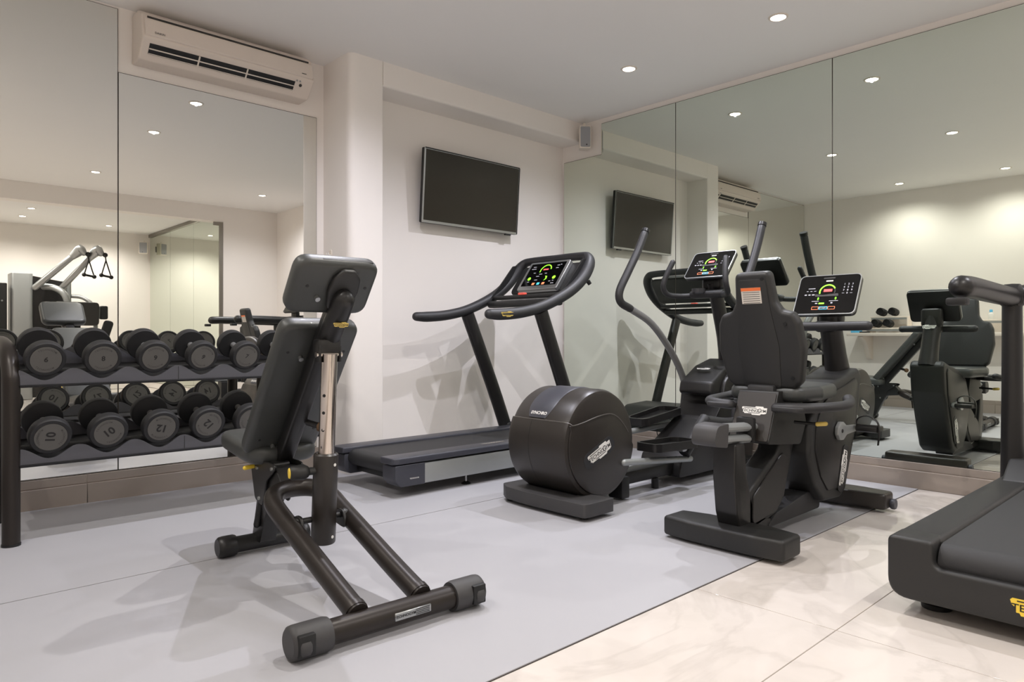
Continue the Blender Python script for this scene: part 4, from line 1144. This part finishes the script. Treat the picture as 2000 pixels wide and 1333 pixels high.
obj('box_slot', G().prism(circ(.02, 16, -.22, 3.555), SZ+.0495, SZ+.051), 'deep_black', bx)
pn = thing('marker_pen', 'black marker pen lying beside the blue box on the shelf', 'pen', (-.15, 3.45, SZ))
obj('pen_body', G().tube([(-.15, 3.49, SZ+.009), (-.14, 3.40, SZ+.009)], .009, 12), 'deep_black', pn)
obj('pen_cap', G().tube([(-.14, 3.40, SZ+.009), (-.137, 3.37, SZ+.009)], .0085, 12, cap='round'), 'satin_black', pn)

# ------------------------------------------------------------------ multi gym in the far room (seen in the mirror)
mg = thing('multi_gym', 'silver and black multi gym with pulley arms, seen in the mirror', 'multi gym', (2.05, -3.3, 0))
obj('left_column', G().prism(roundpoly([(1.61, -3.30), (1.865, -3.26), (1.865, -3.66), (1.61, -3.66)], .05), 0, 1.80, XY, bev=.012), 'light_silver', mg)
obj('right_column', G().prism(roundpoly([(2.22, -3.36), (2.355, -3.34), (2.355, -3.66), (2.22, -3.66)], .04), 0, 1.72, XY, bev=.012), 'light_silver', mg)
cov = roundpoly([(1.86, .02), (2.26, .02), (2.26, 1.70), (1.86, 1.77)], .01)
cv = obj('stack_cover', G().prism(cov, -3.60, -3.32, XZ, bev=.006), 'satin_black', mg)
obj('stack_slot', G().box((2.06, -3.318, .80), (.035, .006, 1.15), bev=.002, seg=1), 'deep_black', cv)
g = G()
for k in range(8): g.box((2.13+.001*k, -3.318, .55+.06*k), (.03, .004, .012))
obj('weight_marks', g, 'label_paper', cv, kind='stuff')
for x0, x1, y0, z0 in ((1.88, 2.34, -3.22, 1.60), (2.19, 2.545, -3.15, 1.60)):
    P0, P1 = Vector((x0, y0, z0)), Vector((x1, y0+.22, z0+.50))
    obj('pulley_arm', G().tube([P0, P0.lerp(P1, .5), P1], [.045, .045, .042], 14, sq=.8, cap='round'), 'silver', mg)
    dd = (P1-P0).normalized()
    obj('arm_head', G().tube([P1-dd*.06, P1+dd*.03, P1+Vector((.05, .05, .06)), P1+Vector((.075, .07, .02))], [.050, .07, .072, .055], 14, sm=3, sq=.75, cap='round'), 'silver', mg)
    hk = P1+Vector((.13, .10, -.01))
    a = obj('cable_stop', G().sphere(hk, .035, 12), 'deep_black', mg)
    h0, h1 = hk+Vector((-.055, .03, -.30)), hk+Vector((.085, -.02, -.32))
    t3 = hk+Vector((.01, 0, -.08))
    obj('strap', G().tube([hk, t3, h0], .009, 8), 'deep_black', mg)
    obj('strap', G().tube([t3, h1], .009, 8), 'deep_black', mg)
    obj('grip', G().tube([h0, h1], .016, 10), 'deep_black', mg)
    for h_ in (h0, h1): obj('grip_ball', G().sphere(h_, .03, 12), 'deep_black', mg)
obj('curved_tube', G().tube([(1.98, -3.28, 1.62), (2.10, -3.15, 1.60), (2.20, -3.02, 1.50), (2.24, -2.98, 1.30), (2.25, -2.98, 1.0), (2.25, -3.0, .2)], .045, 14, sm=4), 'light_silver', mg)
obj('curved_tube', G().tube([(2.35, -3.4, 1.50), (2.48, -3.30, 1.48), (2.58, -3.2, 1.38), (2.62, -3.15, 1.2), (2.62, -3.15, .7), (2.62, -3.15, .05)], .03, 12, sm=4), 'silver', mg)
MPd = frame((2.325, -2.88, 1.225), (1, 0, 0), (0, .05, 1), (0, 1, -.05))
obj('back_pad', G().prism(rrect(.56, .34, .06), -.04, .04, MPd, bev=.02, seg=3), 'pad_brown', mg)
obj('shoulder_pad', G().prism(rrect(.10, .20, .03), -.06, .06, frame((2.68, -2.95, 1.25), (1, 0, 0), (0, 0, 1), (0, 1, 0)), bev=.02), 'deep_black', mg)
obj('lower_pad', G().prism(rrect(.12, .26, .05), -.04, .04, frame((2.72, -2.95, 1.0), (1, 0, -.3), (.3, 0, 1), (0, 1, 0)), bev=.02), 'deep_black', mg)
obj('pad_stem', G().box((2.33, -2.93, .92), (.10, .06, .36), bev=.01), 'deep_black', mg)
obj('seat', G().prism(rrect(.42, .40, .08), .46, .54, Matrix.Translation((2.33, -2.62, 0)), bev=.025, seg=3), 'leather', mg)
obj('seat_post', G().box((2.33, -2.68, .24), (.09, .12, .46), bev=.01), 'light_silver', mg)
obj('foot_roller', G().tube([(2.08, -2.35, .235), (2.62, -2.35, .235)], .055, 18), 'leather', mg)
obj('roller_end', G().tube([(2.06, -2.35, .20), (2.06, -2.35, .24)], .022, 12), 'gold', mg)
obj('floor_beam', G().box((2.33, -2.85, .04), (.12, 1.15, .08), bev=.01), 'light_silver', mg)
obj('front_bar', G().box((2.33, -2.25, .035), (.62, .10, .07), bev=.015), 'satin_black', mg)
wt = thing('weight_tower', 'plain black weight tower standing beside the multi gym', 'weight machine', (1.36, -3.45, 0))
obj('tower_cover', G().box((1.36, -3.45, .825), (.40, .36, 1.65), bev=.015), 'satin_black', wt)
obj('tower_slot', G().box((1.36, -3.268, .80), (.03, .006, 1.1)), 'deep_black', wt)
obj('lock', G().lathe([(0, .004), (.012, .004), (.012, 0)], (1.50, -3.27, 1.40), (0, 1, 0), 14), 'silver', wt)
# small hook stuck on the pillar side
hk = thing('wall_hook', 'tiny clear plastic hook on the pillar side above the bench headrest', 'hook', (2.335, 4.27, 1.43))
obj('hook_plate', G().box((2.3325, 4.27, 1.455), (.005, .035, .05), bev=.002, seg=1), 'white_plastic', hk)
for yy in (4.258, 4.282):
    obj('hook_peg', G().tube([(2.331, yy, 1.445), (2.315, yy, 1.443), (2.310, yy, 1.46)], .003, 8), 'white_ink', hk)
